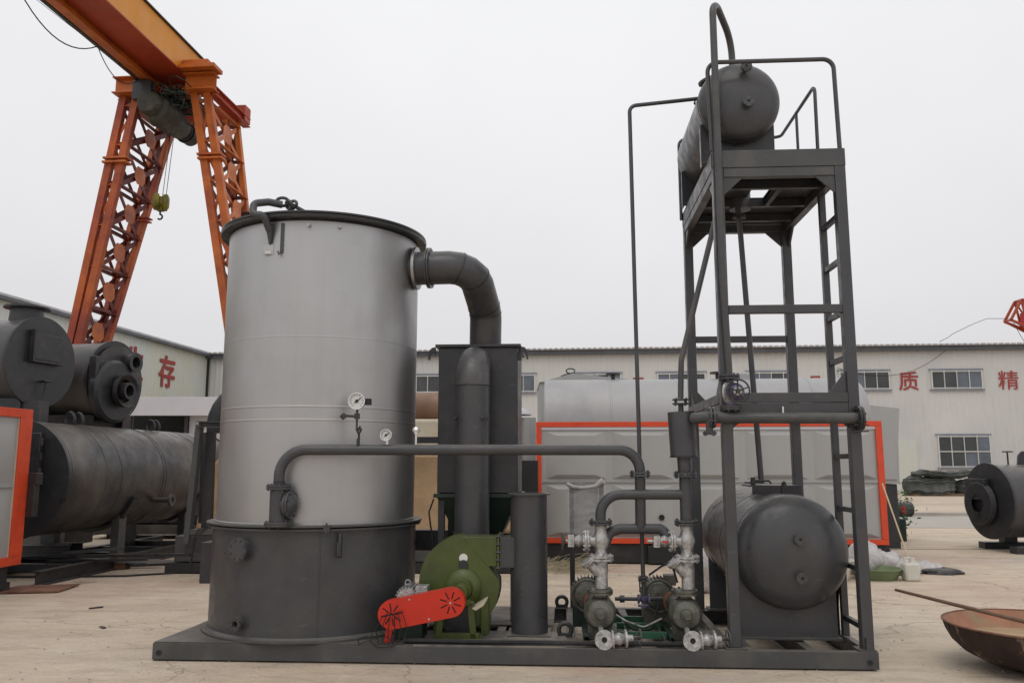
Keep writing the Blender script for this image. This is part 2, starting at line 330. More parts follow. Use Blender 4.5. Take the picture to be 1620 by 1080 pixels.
class Frame:
    def __init__(s, x, y, deg): s.m = Matrix.Translation((x, y, 0)) @ Matrix.Rotation(R(-deg), 4, 'Z')
def mkmesh(name, mb, material, org, bev=0, sharp=38):
    me = bpy.data.meshes.new(name); o = Vector(org)
    me.from_pydata([v - o for v in mb.v], [], mb.f); me.validate()
    me.polygons.foreach_set('use_smooth', [True] * len(me.polygons))
    import bmesh as _b
    bm = _b.new(); bm.from_mesh(me); _b.ops.recalc_face_normals(bm, faces=bm.faces); bm.to_mesh(me); bm.free()
    me.set_sharp_from_angle(angle=R(sharp))
    me.materials.append(material); ob = bpy.data.objects.new(name, me); COL.objects.link(ob)
    if bev:
        md = ob.modifiers.new('bevel', 'BEVEL'); md.width = bev; md.segments = 2; md.limit_method = 'ANGLE'; md.angle_limit = R(40); md.harden_normals = False
    return ob
class Thing:
    def __init__(s, name, label, cat, fr, org, group=None):
        s.fr, s.org = fr, Vector(org); o = bpy.data.objects.new(name, None); COL.objects.link(o); s.o = o
        o.empty_display_size = .2; o.matrix_world = fr.m @ Matrix.Translation(s.org)
        o['label'] = label; o['category'] = cat
        if group: o['group'] = group
    def part(s, name, mb, m, parent=None, bev=0, label=None, kind=None, sharp=38):
        ob = mkmesh(name, mb, M[m] if isinstance(m, str) else m, s.org, bev, sharp); ob.parent = parent or s.o
        if label: ob['label'] = label
        if kind: ob['kind'] = kind
        return ob
def dup_part(ob, off):
    c = ob.copy(); COL.objects.link(c); c.location = ob.location + Vector(off)
    for ch in list(ob.children):
        d = ch.copy(); COL.objects.link(d); d.parent = c
    return c
def single(name, mb, m, label, cat, fr, org, group=None, bev=0, kind=None, sharp=38):
    ob = mkmesh(name, mb, M[m] if isinstance(m, str) else m, org, bev, sharp); ob.matrix_world = fr.m @ Matrix.Translation(Vector(org))
    if label: ob['label'] = label
    if cat: ob['category'] = cat
    if group: ob['group'] = group
    if kind: ob['kind'] = kind
    return ob
WF = Frame(0, 0, 0)
SK = Frame(-2.88, 6.97, 3.5)        # skid frame: x right, y to the back
YB = Frame(-19.6, 53.4, 5)          # back hall
YL = Frame(-19.6, 53.4, 6)          # left hall: runs along -y
CR = Frame(-7.4, 17, 6)             # gantry crane

# ------------------------------------------------------------------ ground
g = MB(); xs = [-400, -60] + [-30 + i * 3 for i in range(21)] + [60, 400]; ys = [-60, -10] + [i * 2.5 for i in range(25)] + [90, 900]
for y in ys:
    for x in xs: g.v.append(Vector((x, y, 0)))
nx = len(xs)
for j in range(len(ys) - 1):
    for i in range(nx - 1): g.f.append((j * nx + i, j * nx + i + 1, (j + 1) * nx + i + 1, (j + 1) * nx + i))
single('ground', g, 'ground', None, None, WF, (0, 0, 0), kind='structure')
rd = MB().box(-14, 60, -29.5, -24.5, -.2, .012)
single('pavement', rd, 'concrete', None, None, YB, (0, 0, 0), kind='structure')
jt = MB().box(-45, 60, 15.9, 15.93, -.01, .004).box(6, 60, 21.4, 21.43, -.01, .004)
single('ground_joint', jt, 'blackst', None, None, WF, (0, 0, 0), kind='structure')
kb = MB().box(-14, 60, -24.5, -24.3, -.2, .11)
single('kerb', kb, 'concrete', None, None, YB, (0, 0, 0), kind='structure', bev=.01)

# ------------------------------------------------------------------ halls
def corr(a0, a1, z0, z1, pitch=.33, dep=.018, b=0, axis='x'):
    m = MB(); pts = []; a = a0
    while a < a1:
        for fr_, d in ((0, 0), (.55, 0), (.68, -dep), (.87, -dep)):
            q = a + fr_ * pitch
            if q < a1: pts.append((q, b + d))
        a += pitch
    pts.append((a1, b))
    k = len(pts)
    for z in (z0, z1):
        for (p, q) in pts: m.v.append(Vector((p, q, z)) if axis == 'x' else Vector((-q, p, z)))
    m.f = [(i, i + 1, k + i + 1, k + i) for i in range(k - 1)]
    return m
def window(T, cx, z0, z1, w, cols, rows, wall='x', b=-.10, t=.06):
    f = MB(); x0, x1 = cx - w / 2, cx + w / 2
    def bx(m, p0, p1, q0, q1, r0, r1):
        if wall == 'x': m.box(p0, p1, q0, q1, r0, r1)
        else: m.box(-q1, -q0, p0, p1, r0, r1)
    for c in range(cols + 1):
        xx = x0 + w * c / cols; ww = t * (1.2 if c in (0, cols) else .7); ww_ = ww / 2
        bx(f, xx - ww_, xx + ww_, b - .03, b + .12, z0 - t, z1 + t)
    for r_ in range(rows + 1):
        zz = z0 + (z1 - z0) * r_ / rows
        bx(f, x0 + .04, x1 - .04, b - .026, b + .118, zz - t / 2, zz + t / 2)
    fo = T.part('window', f, 'frame')
    tr = MB(); bx(tr, x0 - .12, x1 + .12, b + .02, b + .11, z1 + t, z1 + t + .1); T.part('head_trim', tr, 'sill', fo)
    tr = MB(); bx(tr, x0 - .12, x1 + .12, b - .05, b + .11, z0 - t - .08, z0 - t)
    T.part('sill', tr, 'sill', fo)
    dw, dh = w / cols, (z1 - z0) / rows
    for r_ in range(rows):
        for c in range(cols):
            p = MB(); off = 0 if c % 2 else .025
            bx(p, x0 + c * dw + .02, x0 + (c + 1) * dw - .02, b + .02 + off, b + .04 + off, z0 + r_ * dh + .02, z0 + (r_ + 1) * dh - .02)
            T.part('pane', p, 'glassrefl' if (c * 7 + r_ * 3 + int(cx)) % 5 in (0, 2) else 'glass', fo)
    return fo
def glyph(T, ch, loc, size, facing='x', sx=1):
    cu = bpy.data.curves.new('glyph', 'FONT'); cu.body = ch; cu.size = size; cu.offset = {'精': .006}.get(ch, .020 if size > 1.5 else .014) * size; cu.extrude = .008
    cu.align_x = 'CENTER'; cu.align_y = 'CENTER'
    tmp = bpy.data.objects.new('glyph', cu); COL.objects.link(tmp)
    dg = bpy.context.evaluated_depsgraph_get(); me = bpy.data.meshes.new_from_object(tmp.evaluated_get(dg)); me.materials.clear(); me.materials.append(M['redpaint'])
    xs_ = [v.co.x for v in me.vertices]; ys_ = [v.co.y for v in me.vertices]
    cx, cy = (min(xs_) + max(xs_)) / 2, (min(ys_) + max(ys_)) / 2
    for v in me.vertices: v.co.x -= cx; v.co.y -= cy
    bpy.data.objects.remove(tmp); ob = bpy.data.objects.new('painted_character', me); COL.objects.link(ob)
    ob.parent = T.o; ob.location = Vector(loc) - T.org
    ob.rotation_euler = (math.pi / 2, 0, 0) if facing == 'x' else (math.pi / 2, 0, math.pi / 2)
    ob.scale = (sx, 1, 1); ob['label'] = 'red painted Chinese character on the wall'
    return ob

T = Thing('factory_hall', 'long cream corrugated factory hall with a row of upper windows behind the yard', 'building', YB, (20, 0, 0))
T.part('wall', corr(0, 62, 0, 8.45), 'wall')
T.part('roof', MB().prism([(-.2, -.55, 8.62), (-.2, 9, 9.3), (-.2, 18, 8.6), (-.2, 18, 8.5), (-.2, 9, 9.2), (-.2, -.55, 8.55)], (62.4, 0, 0)), 'roof')
gt = MB().chan((-.2, -.38, 8.42), (62.2, -.38, 8.42), .2, .3, .02, flip=-1)
gt.box(-.2, 62.2, -.36, -.05, 8.30, 8.34)
T.part('gutter', gt, 'gutter')
rs = MB(); x = -.1
rndr = random.Random(3)
while x < 62:
    rs.box(x, x + .22, -.62, -.5, 8.60, 8.65 + rndr.uniform(0, .015)); x += .34
T.part('roof_edge_sheet', rs, 'roof', kind='stuff')
T.part('back_wall', MB().box(0, 62, 17.8, 18, 0, 8.5), 'wall'); T.part('end_wall', MB().box(62, 62.1, .01, 17.8, 0, 8.5), 'wall')
for cx in (46.17, 40.87, 35.42, 30.06, 24.95, 19.67, 14.38, 9.1, 3.8): window(T, cx, 6.05, 7.05, 2.85, 4, 1)
for cx in (46.3, 30.1, 19.7, 56.5): window(T, cx, 1.45, 3.2, 2.9, 4, 2)
for ch, cx in (('质', 43.42), ('精', 49.11), ('品', 38.03), ('量', 27.46)): glyph(T, ch, (cx, -.04, 6.5 if cx > 40 else 6.42), 1.2 if cx > 40 else .95)
T.part('downpipe', MB().tube([(52.5, -.1, 8.3), (52.5, -.1, .1)], .06), 'gutter')
T.part('door', MB().box(40.8, 43.6, -.08, -.02, 0.02, 3.0), 'wall2')

T = Thing('side_hall', 'pale green corrugated hall with large red characters receding on the left', 'building', YL, (0, -15, 0))
T.part('wall', corr(-45, 0, 0, 8.5, axis='y'), 'wall2')
T.part('roof', MB().prism([(.35, -45, 8.66), (-10, -45, 9.6), (-20, -45, 8.66), (-20, -45, 8.56), (-10, -45, 9.5), (.35, -45, 8.54)], (0, 45.2, 0)), 'roof')
T.part('gutter', MB().box(.1, .42, -45, .1, 8.40, 8.54), 'gutter'); T.part('corner_trim', MB().box(.0, .12, -.14, .04, 0, 8.4), M['greenp'])
T.part('far_wall', MB().box(-20, -.05, -.05, .05, 0, 8.5), 'wall2')
glyph(T, '存', (.06, -5.1, 6.92), 1.95, 'y', .95); glyph(T, '生', (.06, -8.55, 7.0), 1.95, 'y', .95)

T = Thing('storage_shed', 'low white lean to shed with long fascia below the side hall', 'shed', WF, (-15, 38, 0))
T.part('fascia', MB().box(-19.5, -9, 37.2, 37.35, 3.72, 4.55), 'shedwhite', bev=.01)
T.part('roof', MB().prism([(-19.5, 37.36, 4.5), (-19.5, 43, 4.9), (-19.5, 43, 4.8), (-19.5, 37.36, 4.4)], (10.5, 0, 0)), 'roof')
for x0, x1 in ((-19.5, -17.2), (-14.6, -12.5), (-12.0, -9)): T.part('wall_panel', MB().box(x0, x1, 37.9, 38.0, 0, 3.9), 'shedwhite')
T.part('back_wall', MB().box(-19.5, -9, 42.8, 42.9, 0, 4.75), 'greydk')
for x in (-17.15, -14.65, -12.2): T.part('post', MB().box(x - .06, x + .06, 37.6, 37.72, 0, 3.72), 'greydk')

# ------------------------------------------------------------------ gantry crane
T = Thing('gantry_crane', 'tall orange gantry crane with lattice legs and yellow box girder overhead', 'gantry crane', CR, (0, .8, 0))
a0, a1, b0, b1, z0, z1 = -.24, .41, -15.5, .95, 9.83, 10.5
T.part('girder', MB().box(a0, a1, b0, b1, z0, z1), 'cryellow', bev=.01)
T.part('bottom_plate', MB().box(a0 - .05, a1 + .012, b0, b1 + .02, z0 - .03, z0 - .002), 'crred')
T.part('top_plate', MB().box(a0 - .03, a1 + .05, b0, b1 + .03, z1 + .002, z1 + .025), 'greydk')
T.part('hoist_rail', MB().ibeam((-.385, b0, 9.76), (-.385, b1 + .6, 9.76), .19, .22, .02), 'crorange')
hb = MB()
for i in range(18): hb.box(-.58, a0 - .052, b0 + .3 + i * .95, b0 + .36 + i * .95, 9.86, 9.9)
T.part('rail_bracket', hb, 'crorange', kind='stuff')
T.part('power_rail', MB().bar((-.55, b0, 9.70), (-.55, b1 - .8, 9.70), .07, .10), 'blackst')
T.part('cap_beam', MB().ibeam((-1.15, -.1, 9.60), (-.60, -.1, 9.60), .3, .36, .02), 'crorange'); T.part('cap_beam', MB().ibeam((.43, -.1, 9.60), (1.12, -.1, 9.60), .3, .36, .02), 'crorange'); T.part('cap_beam', MB().box(-.60, .42, .30, .62, 9.44, 9.795), 'crred')
T.part('cap_beam', MB().box(-1.10, 1.08, 1.45, 1.75, 9.42, 9.80), 'crred', bev=.008)
T.part('saddle_plate', MB().box(.43, 1.2, -.42, -.0, 9.815, 9.90).box(.43, 1.0, -.3, -.12, 9.90, 10.05), 'crorange', bev=.006)
T.part('side_beam', MB().ibeam((1.0, -.02, 9.46), (1.0, 1.75, 9.46), .18, .2, .016), 'crred')
T.part('side_beam', MB().ibeam((-1.05, -.02, 9.46), (-1.05, 1.45, 9.46), .18, .2, .016), 'crred')
def lerp(p, q, t): return Vector(p).lerp(Vector(q), t)
def crane_leg(sg, tops, bots):
    c = [(Vector(t), Vector(b)) for t, b in zip(tops, bots)]
    lg = MB()
    for i, (t, b) in enumerate(c): lg.bar(b, t, .16 if i < 2 else .12, .13, up=(0, 1, 0))
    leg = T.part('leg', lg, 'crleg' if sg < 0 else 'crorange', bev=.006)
    def at(i, z): t, b = c[i]; return b.lerp(t, (z - b.z) / (t.z - b.z))
    zs = [9.2 - .88 * k for k in range(11)]
    faces = ((0, 1), (1, 2), (3, 2), (0, 3))
    for fi, (i, j) in enumerate(faces):
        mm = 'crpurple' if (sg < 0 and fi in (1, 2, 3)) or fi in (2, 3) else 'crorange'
        for k, z in enumerate(zs):
            p, q = at(i, z), at(j, z); w = .05 if fi == 0 else .09
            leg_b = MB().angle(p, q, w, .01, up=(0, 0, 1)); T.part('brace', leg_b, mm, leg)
            if k < 10:
                if fi == 0:
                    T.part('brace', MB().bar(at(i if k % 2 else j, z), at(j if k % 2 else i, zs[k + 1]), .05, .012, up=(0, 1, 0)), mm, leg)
                else:
                    n = (at(j, z) - at(i, z)).normalized()
                    upv = (1, 0, 0) if fi in (1, 3) else (0, 1, 0)
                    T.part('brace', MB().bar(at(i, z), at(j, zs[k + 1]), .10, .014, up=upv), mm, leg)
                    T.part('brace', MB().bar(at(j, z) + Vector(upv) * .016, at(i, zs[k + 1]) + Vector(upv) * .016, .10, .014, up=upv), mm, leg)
                    ctr = (at(i, z) + at(j, z) + at(i, zs[k + 1]) + at(j, zs[k + 1])) / 4
                    if fi == 1:
                        u = Vector(upv) * .03; nz_ = Vector((0, 0, 1)); s_ = .21; h_ = .20
                        pts = [ctr + u + n * a + nz_ * b_ for a, b_ in ((-s_, -h_ * .5), (-s_ * .5, -h_), (s_ * .5, -h_), (s_, -h_ * .5), (s_, h_ * .5), (s_ * .5, h_), (-s_ * .5, h_), (-s_, h_ * .5))]
                        T.part('gusset_plate', MB().prism(pts, Vector(upv) * .012), 'crorange', leg)
    zf = 7.93
    for dz in (0, .09):
        f = MB()
        p, q = at(0, zf + dz), at(1, zf + dz); f.box(p.x - .10, q.x + .16, p.y - .14, p.y + .12, zf + dz - .02, zf + dz + .02)
        T.part('flange_plate', f, 'crorange', leg)
    for i in (2,):
        for dz in (0, .07):
            p = at(i, zf + dz - .9); T.part('flange_plate', MB().box(p.x - .12, p.x + .12, p.y - .12, p.y + .12, zf - .9 + dz - .015, zf - .9 + dz + .015), 'blackst' if sg > 0 else 'crred', leg)
    T.part('foot', MB().box(bots[0][0] - .15, bots[1][0] + .15, -.3, .9, .02, .30), 'crorange', leg)
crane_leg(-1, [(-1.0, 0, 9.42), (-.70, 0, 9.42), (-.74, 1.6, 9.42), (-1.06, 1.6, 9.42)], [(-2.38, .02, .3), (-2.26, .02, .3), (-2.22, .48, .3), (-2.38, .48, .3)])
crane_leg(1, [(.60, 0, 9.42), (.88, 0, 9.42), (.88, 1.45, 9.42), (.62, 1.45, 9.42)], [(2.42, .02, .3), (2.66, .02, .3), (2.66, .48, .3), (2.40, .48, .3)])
T.part('travel_rail', MB().box(-2.45, -2.1, -3, 6, .0, .025).box(2.3, 2.75, -3, 6, .0, .025), 'greydk')

T = Thing('electric_hoist', 'dark greasy rope hoist slung under the orange gantry girder', 'hoist', CR, (-.35, .3, 9.2))
T.part('drum_housing', MB().rev([(0, 0), (.2, .0), (.29, .06), (.32, .3), (.31, .75), (.25, .85), (.25, 1.15), (.20, 1.22), (0, 1.24)], (-.12, -.35, 9.02), (0, 1, -.02), 24), 'hoist')
T.part('motor', MB().rev([(0, 0), (.17, 0), (.21, .06), (.21, .40), (0, .41)], (-.10, .88, 8.98), (0, 1, 0), 20).rev([(.235, .1), (.235, .16), (.2, .16)], (-.10, .88, 8.98), (0, 1, 0), 20), 'blackst')
T.part('trolley', MB().box(-.62, -.2, -.35, -.2, 9.2, 9.62).box(-.62, -.2, .55, .7, 9.2, 9.62).box(-.5, -.3, -.3, .7, 9.30, 9.38), 'greydk', bev=.01)
for y in (-.28, .62):
    for x in (-.60, -.42): T.part('trolley_wheel', MB().cyl((x, y, 9.69), (x + .04, y, 9.69), .07), 'blackst')
T.part('gear_case', MB().rev([(0, 0), (.22, .02), (.26, .1), (.26, .22), (0, .24)], (-.16, -.56, 9.05), (0, 1, 0), 12), 'hoist')
cb = MB()
for i in range(46):
    rr = random.Random(i); c_ = Vector((.18 + rr.uniform(-.3, .25), .25 + rr.uniform(-.6, .6), 9.38 + rr.uniform(-.18, .18)))
    cb.tube([c_ + Vector((math.cos(q) * .2, math.sin(q * 1.3 + i) * .22, math.sin(q) * .11 - .002 * q)) for q in [k * .7 for k in range(9)]], .014, 5)
T.part('cable_bundle', cb, 'greenp', kind='stuff')
rp = MB()
for x0, x1 in ((-.19, -.40), (-.13, -.27), (-.05, -.19)): rp.cyl((x0, .45, 8.95), (x1, .5, 7.32), .008, n=6)
T.part('rope', rp, 'blackst')
hk = T.part('hook_block', MB().rev([(0, -.17), (.11, -.17), (.185, -.13), (.185, -.05), (.13, -.03), (.13, .03), (.185, .05), (.185, .13), (.11, .17), (0, .17)], (-.30, .5, 7.2), (.8, .5, 0), 24).box(-.36, -.24, .44, .56, 7.0, 7.18), 'hookyel')
T.part('hook', MB().tube([(-.3, .5, 7.02), (-.3, .5, 6.93)] + [(-.3 + .055 * math.sin(q) , .5, 6.87 + .055 * math.cos(q)) for q in [k * .5 for k in range(9)]], .02, 8), 'blackst', hk)
def cat_line(p, q, sag, n=14): return [Vector(p).lerp(Vector(q), i / n) - Vector((0, 0, sag * 4 * (i / n) * (1 - i / n))) for i in range(n + 1)]
single('festoon_cable', MB().tube(cat_line((-.66, -4.2, 9.9), (-.5, -1.8, 9.62), .55), .012, 6).tube(cat_line((-.5, -1.8, 9.62), (-.45, -.4, 9.6), .35), .010, 6).tube(cat_line((-1.2, -5.5, 10.1), (-.4, -.6, 9.6), .05), .005, 5),
       'blackst', 'thin black power cable sagging in loops below the crane girder', 'cable', CR, (-.5, -1.8, 9.6))

# second crane at the right edge
RC = Frame(36.4, 60, 0)
T = Thing('lattice_crane', 'small red lattice crane head rising behind the factory hall at the right edge', 'crane', RC, (0, 0, 0))
q = [(0, 0, 12.0), (.9, 0, 13.5), (2.6, 0, 13.5), (2.6, 0, 10.6), (1.2, 0, 11.5)]
fm = MB()
for y in (0, .8):
    P = [Vector(p) + Vector((0, y, 0)) for p in q]
    for i in range(5): fm.bar(P[i], P[(i + 1) % 5], .16)
    fm.bar(P[0], P[3], .1); fm.bar(P[1], P[4], .12); fm.bar(P[2], P[4], .12); fm.bar(P[1], P[3], .1)
for p in q: fm.bar(p, Vector(p) + Vector((0, .8, 0)), .12)
T.part('jib', fm, 'crred')
T.part('cabin', MB().box(1.1, 2.0, .1, .7, 11.6, 12.6), M['flower'], bev=.03)
T.part('mast', MB().bar((2.4, .1, 0), (2.4, .1, 11), .2).bar((2.4, .9, 0), (2.4, .9, 11), .2).bar((3.2, .1, 0), (3.2, .1, 11), .2), 'crred')
single('overhead_wire', MB().tube([(26.0, 50.2, 8.95), (27.5, 52, 9.5), (28.6, 53.5, 9.95), (31, 55.5, 10.9), (33.5, 58, 11.75), (36.4, 60, 12.1)], .02, 5)
       .tube(cat_line((36.6, 60, 11.8), (38.6, 61, 9.6), .3), .02, 5), 'greydk', 'thin wire running from the hall roof up to the red crane', 'wire', WF, (31, 55, 10))
single('wall_cable', MB().tube(cat_line((39.3, -.2, 7.3), (43.0, -.2, 6.9), .25) + cat_line((43.0, -.2, 6.9), (45.6, -.3, 8.3), .2)[1:], .015, 5), 'blackst', 'black cable looping across the hall wall above the window', 'cable', YB, (42, -.2, 7))

# ------------------------------------------------------------------ left side boilers
def boiler_shell(T, c, axis, r, L, m='greyold', face='greydk', rings=2):
    c = Vector(c); d = Vector(axis).normalized()
    b = MB().rev([(r, .02), (r, L * .5), (r, L)] , c, d, 56)
    sh = T.part('shell', b, m)
    T.part('end_plate', MB().rev([(0, 0), (r + .03, 0), (r + .03, .04), (0, .04)], c - d * .02, d, 56), face)
    T.part('far_end_plate', MB().rev([(0, 0), (r + .02, 0), (r + .02, .04), (0, .04)], c + d * L, d, 48), face)
    for i in range(rings):
        h = L * (i + 1) / (rings + 1)
        T.part('weld_seam', MB().rev([(r, h - .008), (r + .006, h), (r, h + .008)], c, d, 56), m, sh)
    return sh
# long boiler C, seen from its end, running back
CD = Vector((.104, .995, 0)); CC = Vector((-6.76, 11.45, 1.36)); CX = Vector((.995, -.104, 0))
T = Thing('fire_tube_boiler', 'long weathered steel boiler barrel lying on posts behind the grey cabinet', 'boiler', WF, (-6.4, 13.5, 0))
sh = boiler_shell(T, CC, CD, .79, 5.2, rings=3)
dr = MB().box(.42, .64, -.06, 0, -.05, .45)
def onface(pts_mb, org=CC, x=CX, d=CD):
    for i, v in enumerate(pts_mb.v): pts_mb.v[i] = org + x * v.x + d * (v.y - .03) + Vector((0, 0, v.z))
    return pts_mb
T.part('smoke_box_door', onface(MB().box(-.1, .42, -.07, 0, -.15, .62)), 'greydk', bev=.01)
for z in (.1, .3, .5): T.part('hinge', onface(MB().cyl((.45, -.08, z - .05), (.45, -.08, z + .05), .025)), 'blackst')
nz_ = CC + CD * 2.35 + CX * .70 + Vector((0, 0, -.37))
T.part('nozzle', MB().cyl(nz_, nz_ + CX * .32 - CD * .03, .04).pipe(nz_ + CX * .32, nz_ + CX * .35, .10, .045), 'greyold')
for y in (.1, .9, 2.5, 4.2):
    p = CC + CD * y; T.part('weld_bead', MB().rev([(.79, 0), (.797, .01), (.79, .02)], p, CD, 48), 'greyold', sh)
for y, dx in ((1.75, .55), (3.9, .5)):
    p = CC + CD * y
    T.part('post', MB().chan((p.x + dx - .0, p.y, 0), (p.x + dx, p.y, .95), .12, .24, .015, up=(0, 1, 0)), 'greylt' if y < 3 else 'greydk', bev=.003)
    T.part('post', MB().bar((p.x - .55, p.y, 0), (p.x - .55, p.y, .95), .2), 'greydk')
    T.part('saddle', MB().rev([(.80, -.06), (.84, -.06), (.84, .06), (.80, .06)], p, CD, 30, -2.7, -.4), 'greydk')
for x in (-.62, .62):
    p = CC + CX * x; T.part('base_rail', MB().ibeam((p.x, p.y - .3, .1), (p.x + .54, p.y + 5.2, .1), .12, .18), 'greydk')
for y in (.6, 1.3, 2.2, 3.1, 4.2):
    p = CC + CD * y; T.part('cross_member', MB().bar(p - CX * .62 + Vector((0, 0, -1.24)), p + CX * .62 + Vector((0, 0, -1.24)), .1, .12), 'greydk')
for y, s in ((.95, 1), (1.15, 1), (3.2, 1), (3.35, 1)):
    p = CC + CD * y + Vector((.0, 0, .78)) + CX * .12
    T.part('lifting_lug', MB().tube([p + CX * (.07 * math.cos(t)) + Vector((0, 0, .07 + .10 * math.sin(t))) for t in [-.6 + k * .43 for k in range(11)]], .028, 8), 'greydk')

# stacked boilers A and B pointing right
def round_boiler(name, label, c, axis, r, L, kind, org):
    T = Thing(name, label, 'boiler', WF, org)
    c = Vector(c); d = Vector(axis).normalized()   # d points from the face into the body
    x = Vector((0, 0, 1)).cross(d).normalized() * -1      # right when looking at the face
    def F(m):
        for i, v in enumerate(m.v): m.v[i] = c + x * v.x + d * (v.y - .03) + Vector((0, 0, v.z))
        return m
    boiler_shell(T, c, d, r, L, m='grey' if kind != 'burner' else 'greyold', face='greydk')
    return T, F, c, d, x
AX = (-.975, .22, 0)
T, F, c, d, x = round_boiler('smoke_box_boiler', 'upper dark boiler with a square hatch and flanged flue at the far left', (-6.83, 12.0, 3.02), AX, .63, 3.2, 'hatch', (-7, 12.2, 2.2))
T.part('hatch', F(MB().box(-.22, .32, -.05, 0, .02, .40)), 'greydk', bev=.008)
T.part('hatch_frame', F(MB().box(-.26, -.225, -.08, 0, -.02, .44).box(-.225, .34, -.08, 0, -.02, .015)), 'blackst')
T.part('handle', F(MB().cyl((.02, -.0, -.28), (.02, -.10, -.28), .02).tube([(-.05, -.1, -.28), (.09, -.1, -.28)], .015).tube([(.02, -.08, -.28), (.0, -.06, -.48)], .01)), 'blackst')
T.part('flue', MB().rev([(.24, -.15), (.22, .12), (.31, .13), (.31, .155), (.2, .155), (.2, 0)], c + d * .30 + Vector((0, 0, .66)), (0, 0, 1), 28), 'greydk')
T.part('saddle', MB().box(-7.9, -6.9, 11.7, 12.4, 2.12, 2.48), 'greydk', bev=.01); T.part('support_post', MB().box(-6.95, -6.65, 11.75, 12.0, 1.7, 2.44), 'greydk', bev=.008)
T, F, c, d, x = round_boiler('burner_boiler', 'dark boiler with a recessed round burner mouth stacked beside the hatch boiler', (-6.70, 14.0, 2.93), AX, .66, 3.0, 'burner', (-7, 14.2, 2.1))
T.part('burner_plate', F(MB().rev([(.13, 0), (.52, 0), (.52, -.10), (.47, -.14), (.13, -.14)], (-.17, -.05, -.18), (0, 1, 0), 32)), 'greydk')
T.part('burner_mouth', F(MB().rev([(.12, .0), (.19, .0), (.19, .08), (.27, .14), (.27, .05)], (-.12, -.2, -.17), (0, -1, 0), 28)), 'blackst')
T.part('burner_tube', F(MB().rev([(.10, .0), (.14, .0), (.14, .18), (.10, .18), (.10, 0)], (-.12, -.2, -.17), (0, -1, 0), 28)), 'greydk')
T.part('sight_tube', F(MB().rev([(.09, 0), (.15, 0), (.14, .16), (.17, .17), (.17, .19), (.10, .19), (.09, 0)], (.18, -.05, .34), (0, -1, 0), 24)), 'greydk')
T.part('hinge_arm', F(MB().box(-.62, -.2, -.11, -.05, .18, .30).box(-.66, -.58, -.14, 0, -.2, .36).cyl((.07, -.06, .1), (.0, -.12, .05), .05)), 'greydk', bev=.01)
T.part('face_plate', F(MB().rev([(0, -.02), (.60, -.02), (.60, -.05), (0, -.05)], (0, 0, 0), (0, 1, 0), 40, 0, 4.2)), 'greyold')
T.part('saddle', MB().box(-7.9, -6.8, 13.6, 14.4, 2.1, 2.35), 'greydk', bev=.01); T.part('support_post', MB().box(-7.1, -6.7, 14.4, 14.7, 1.9, 2.4), 'greydk')
single('red_tank_box', MB().box(-9.6, -7.75, 12.9, 13.4, 3.55, 3.72), M['flower'], 'narrow red box seen over the boiler at the left edge', 'box', WF, (-8.5, 13, 3.5), bev=.01)

# right boiler D
T, F, c, d, x = round_boiler('package_boiler', 'dark grey boiler with a round burner door at the right edge of the yard', (8.72, 15.5, .90), (.985, .10, 0), .655, 3.4, 'hatch', (9.5, 15.6, 0))
T.part('burner_door', F(MB().rev([(.16, 0), (.40, 0), (.38, -.10), (.16, -.10)], (-.12, -.03, -.05), (0, 1, 0), 32).box(-.46, .10, -.12, -.03, .02, .40)), 'greydk', bev=.008)
T.part('burner_hole', F(MB().rev([(0, 0), (.15, 0)], (-.12, -.06, -.05), (0, 1, 0), 24)), 'black')
T.part('door_latch', F(MB().box(-.2, -.1, -.16, -.1, -.3, -.2).cyl((.1, -.1, -.28), (.1, -.16, -.28), .03)), 'blackst')
for xx in (9.35, 11.2):
    T.part('leg', MB().box(xx - .12, xx + .12, 15.05, 15.25, .1, .45).box(xx - .12, xx + .12, 16.0, 16.2, .1, .45), 'greydk')
T.part('base_rail', MB().box(8.85, 12.2, 15.0, 15.22, .0, .12), 'greydk', bev=.004); T.part('base_rail', MB().box(8.85, 12.2, 16.0, 16.22, .0, .12), 'greydk', bev=.004)
T.part('lifting_lug', MB().prism([(9.35, 15.6, 1.5), (9.62, 15.6, 1.5), (9.62, 15.6, 1.72), (9.55, 15.6, 1.80), (9.45, 15.6, 1.80), (9.38, 15.6, 1.72)], (0, .04, 0)), 'greydk')
T.part('valve', MB().cyl((9.12, 15.5, 1.5), (9.12, 15.5, 1.8), .015).cyl((9.03, 15.5, 1.79), (9.22, 15.5, 1.79), .012), 'blackst')

# ------------------------------------------------------------------ orange trimmed cabinets
def trim_cabinet(name, label, fr, L, D, z0, z1, near_x=None, org=None):
    T = Thing(name, label, 'boiler', fr, org or (L / 2, .6, 0))
    t = .085
    T.part('casing', MB().box(.02, L - .02, .03, D, z0 + .01, z1 - .01), 'panel')
    T.part('trim', MB().box(0, L, 0, .09, z1 - t, z1), 'orange', bev=.006); T.part('trim', MB().box(0, L, 0, .09, z0, z0 + t), 'orange', bev=.006)
    T.part('trim', MB().box(0, t, -.004, .09, z0 + t, z1 - t), 'orange', bev=.006); T.part('trim', MB().box(L - t * 1.2, L, -.004, .09, z0 + t, z1 - t), 'orange', bev=.006)
    T.part('edge_strip', MB().box(t, L - t * 1.2, .012, .03, z1 - t - .045, z1 - t), M['shedwhite'])
    return T
CB = Frame(.39, 13.6, 3.7)
T = trim_cabinet('steam_boiler_casing', 'long pale grey boiler casing with orange frame below the white drum', CB, 5.47, 2.2, .32, 2.24)
zm = 1.29
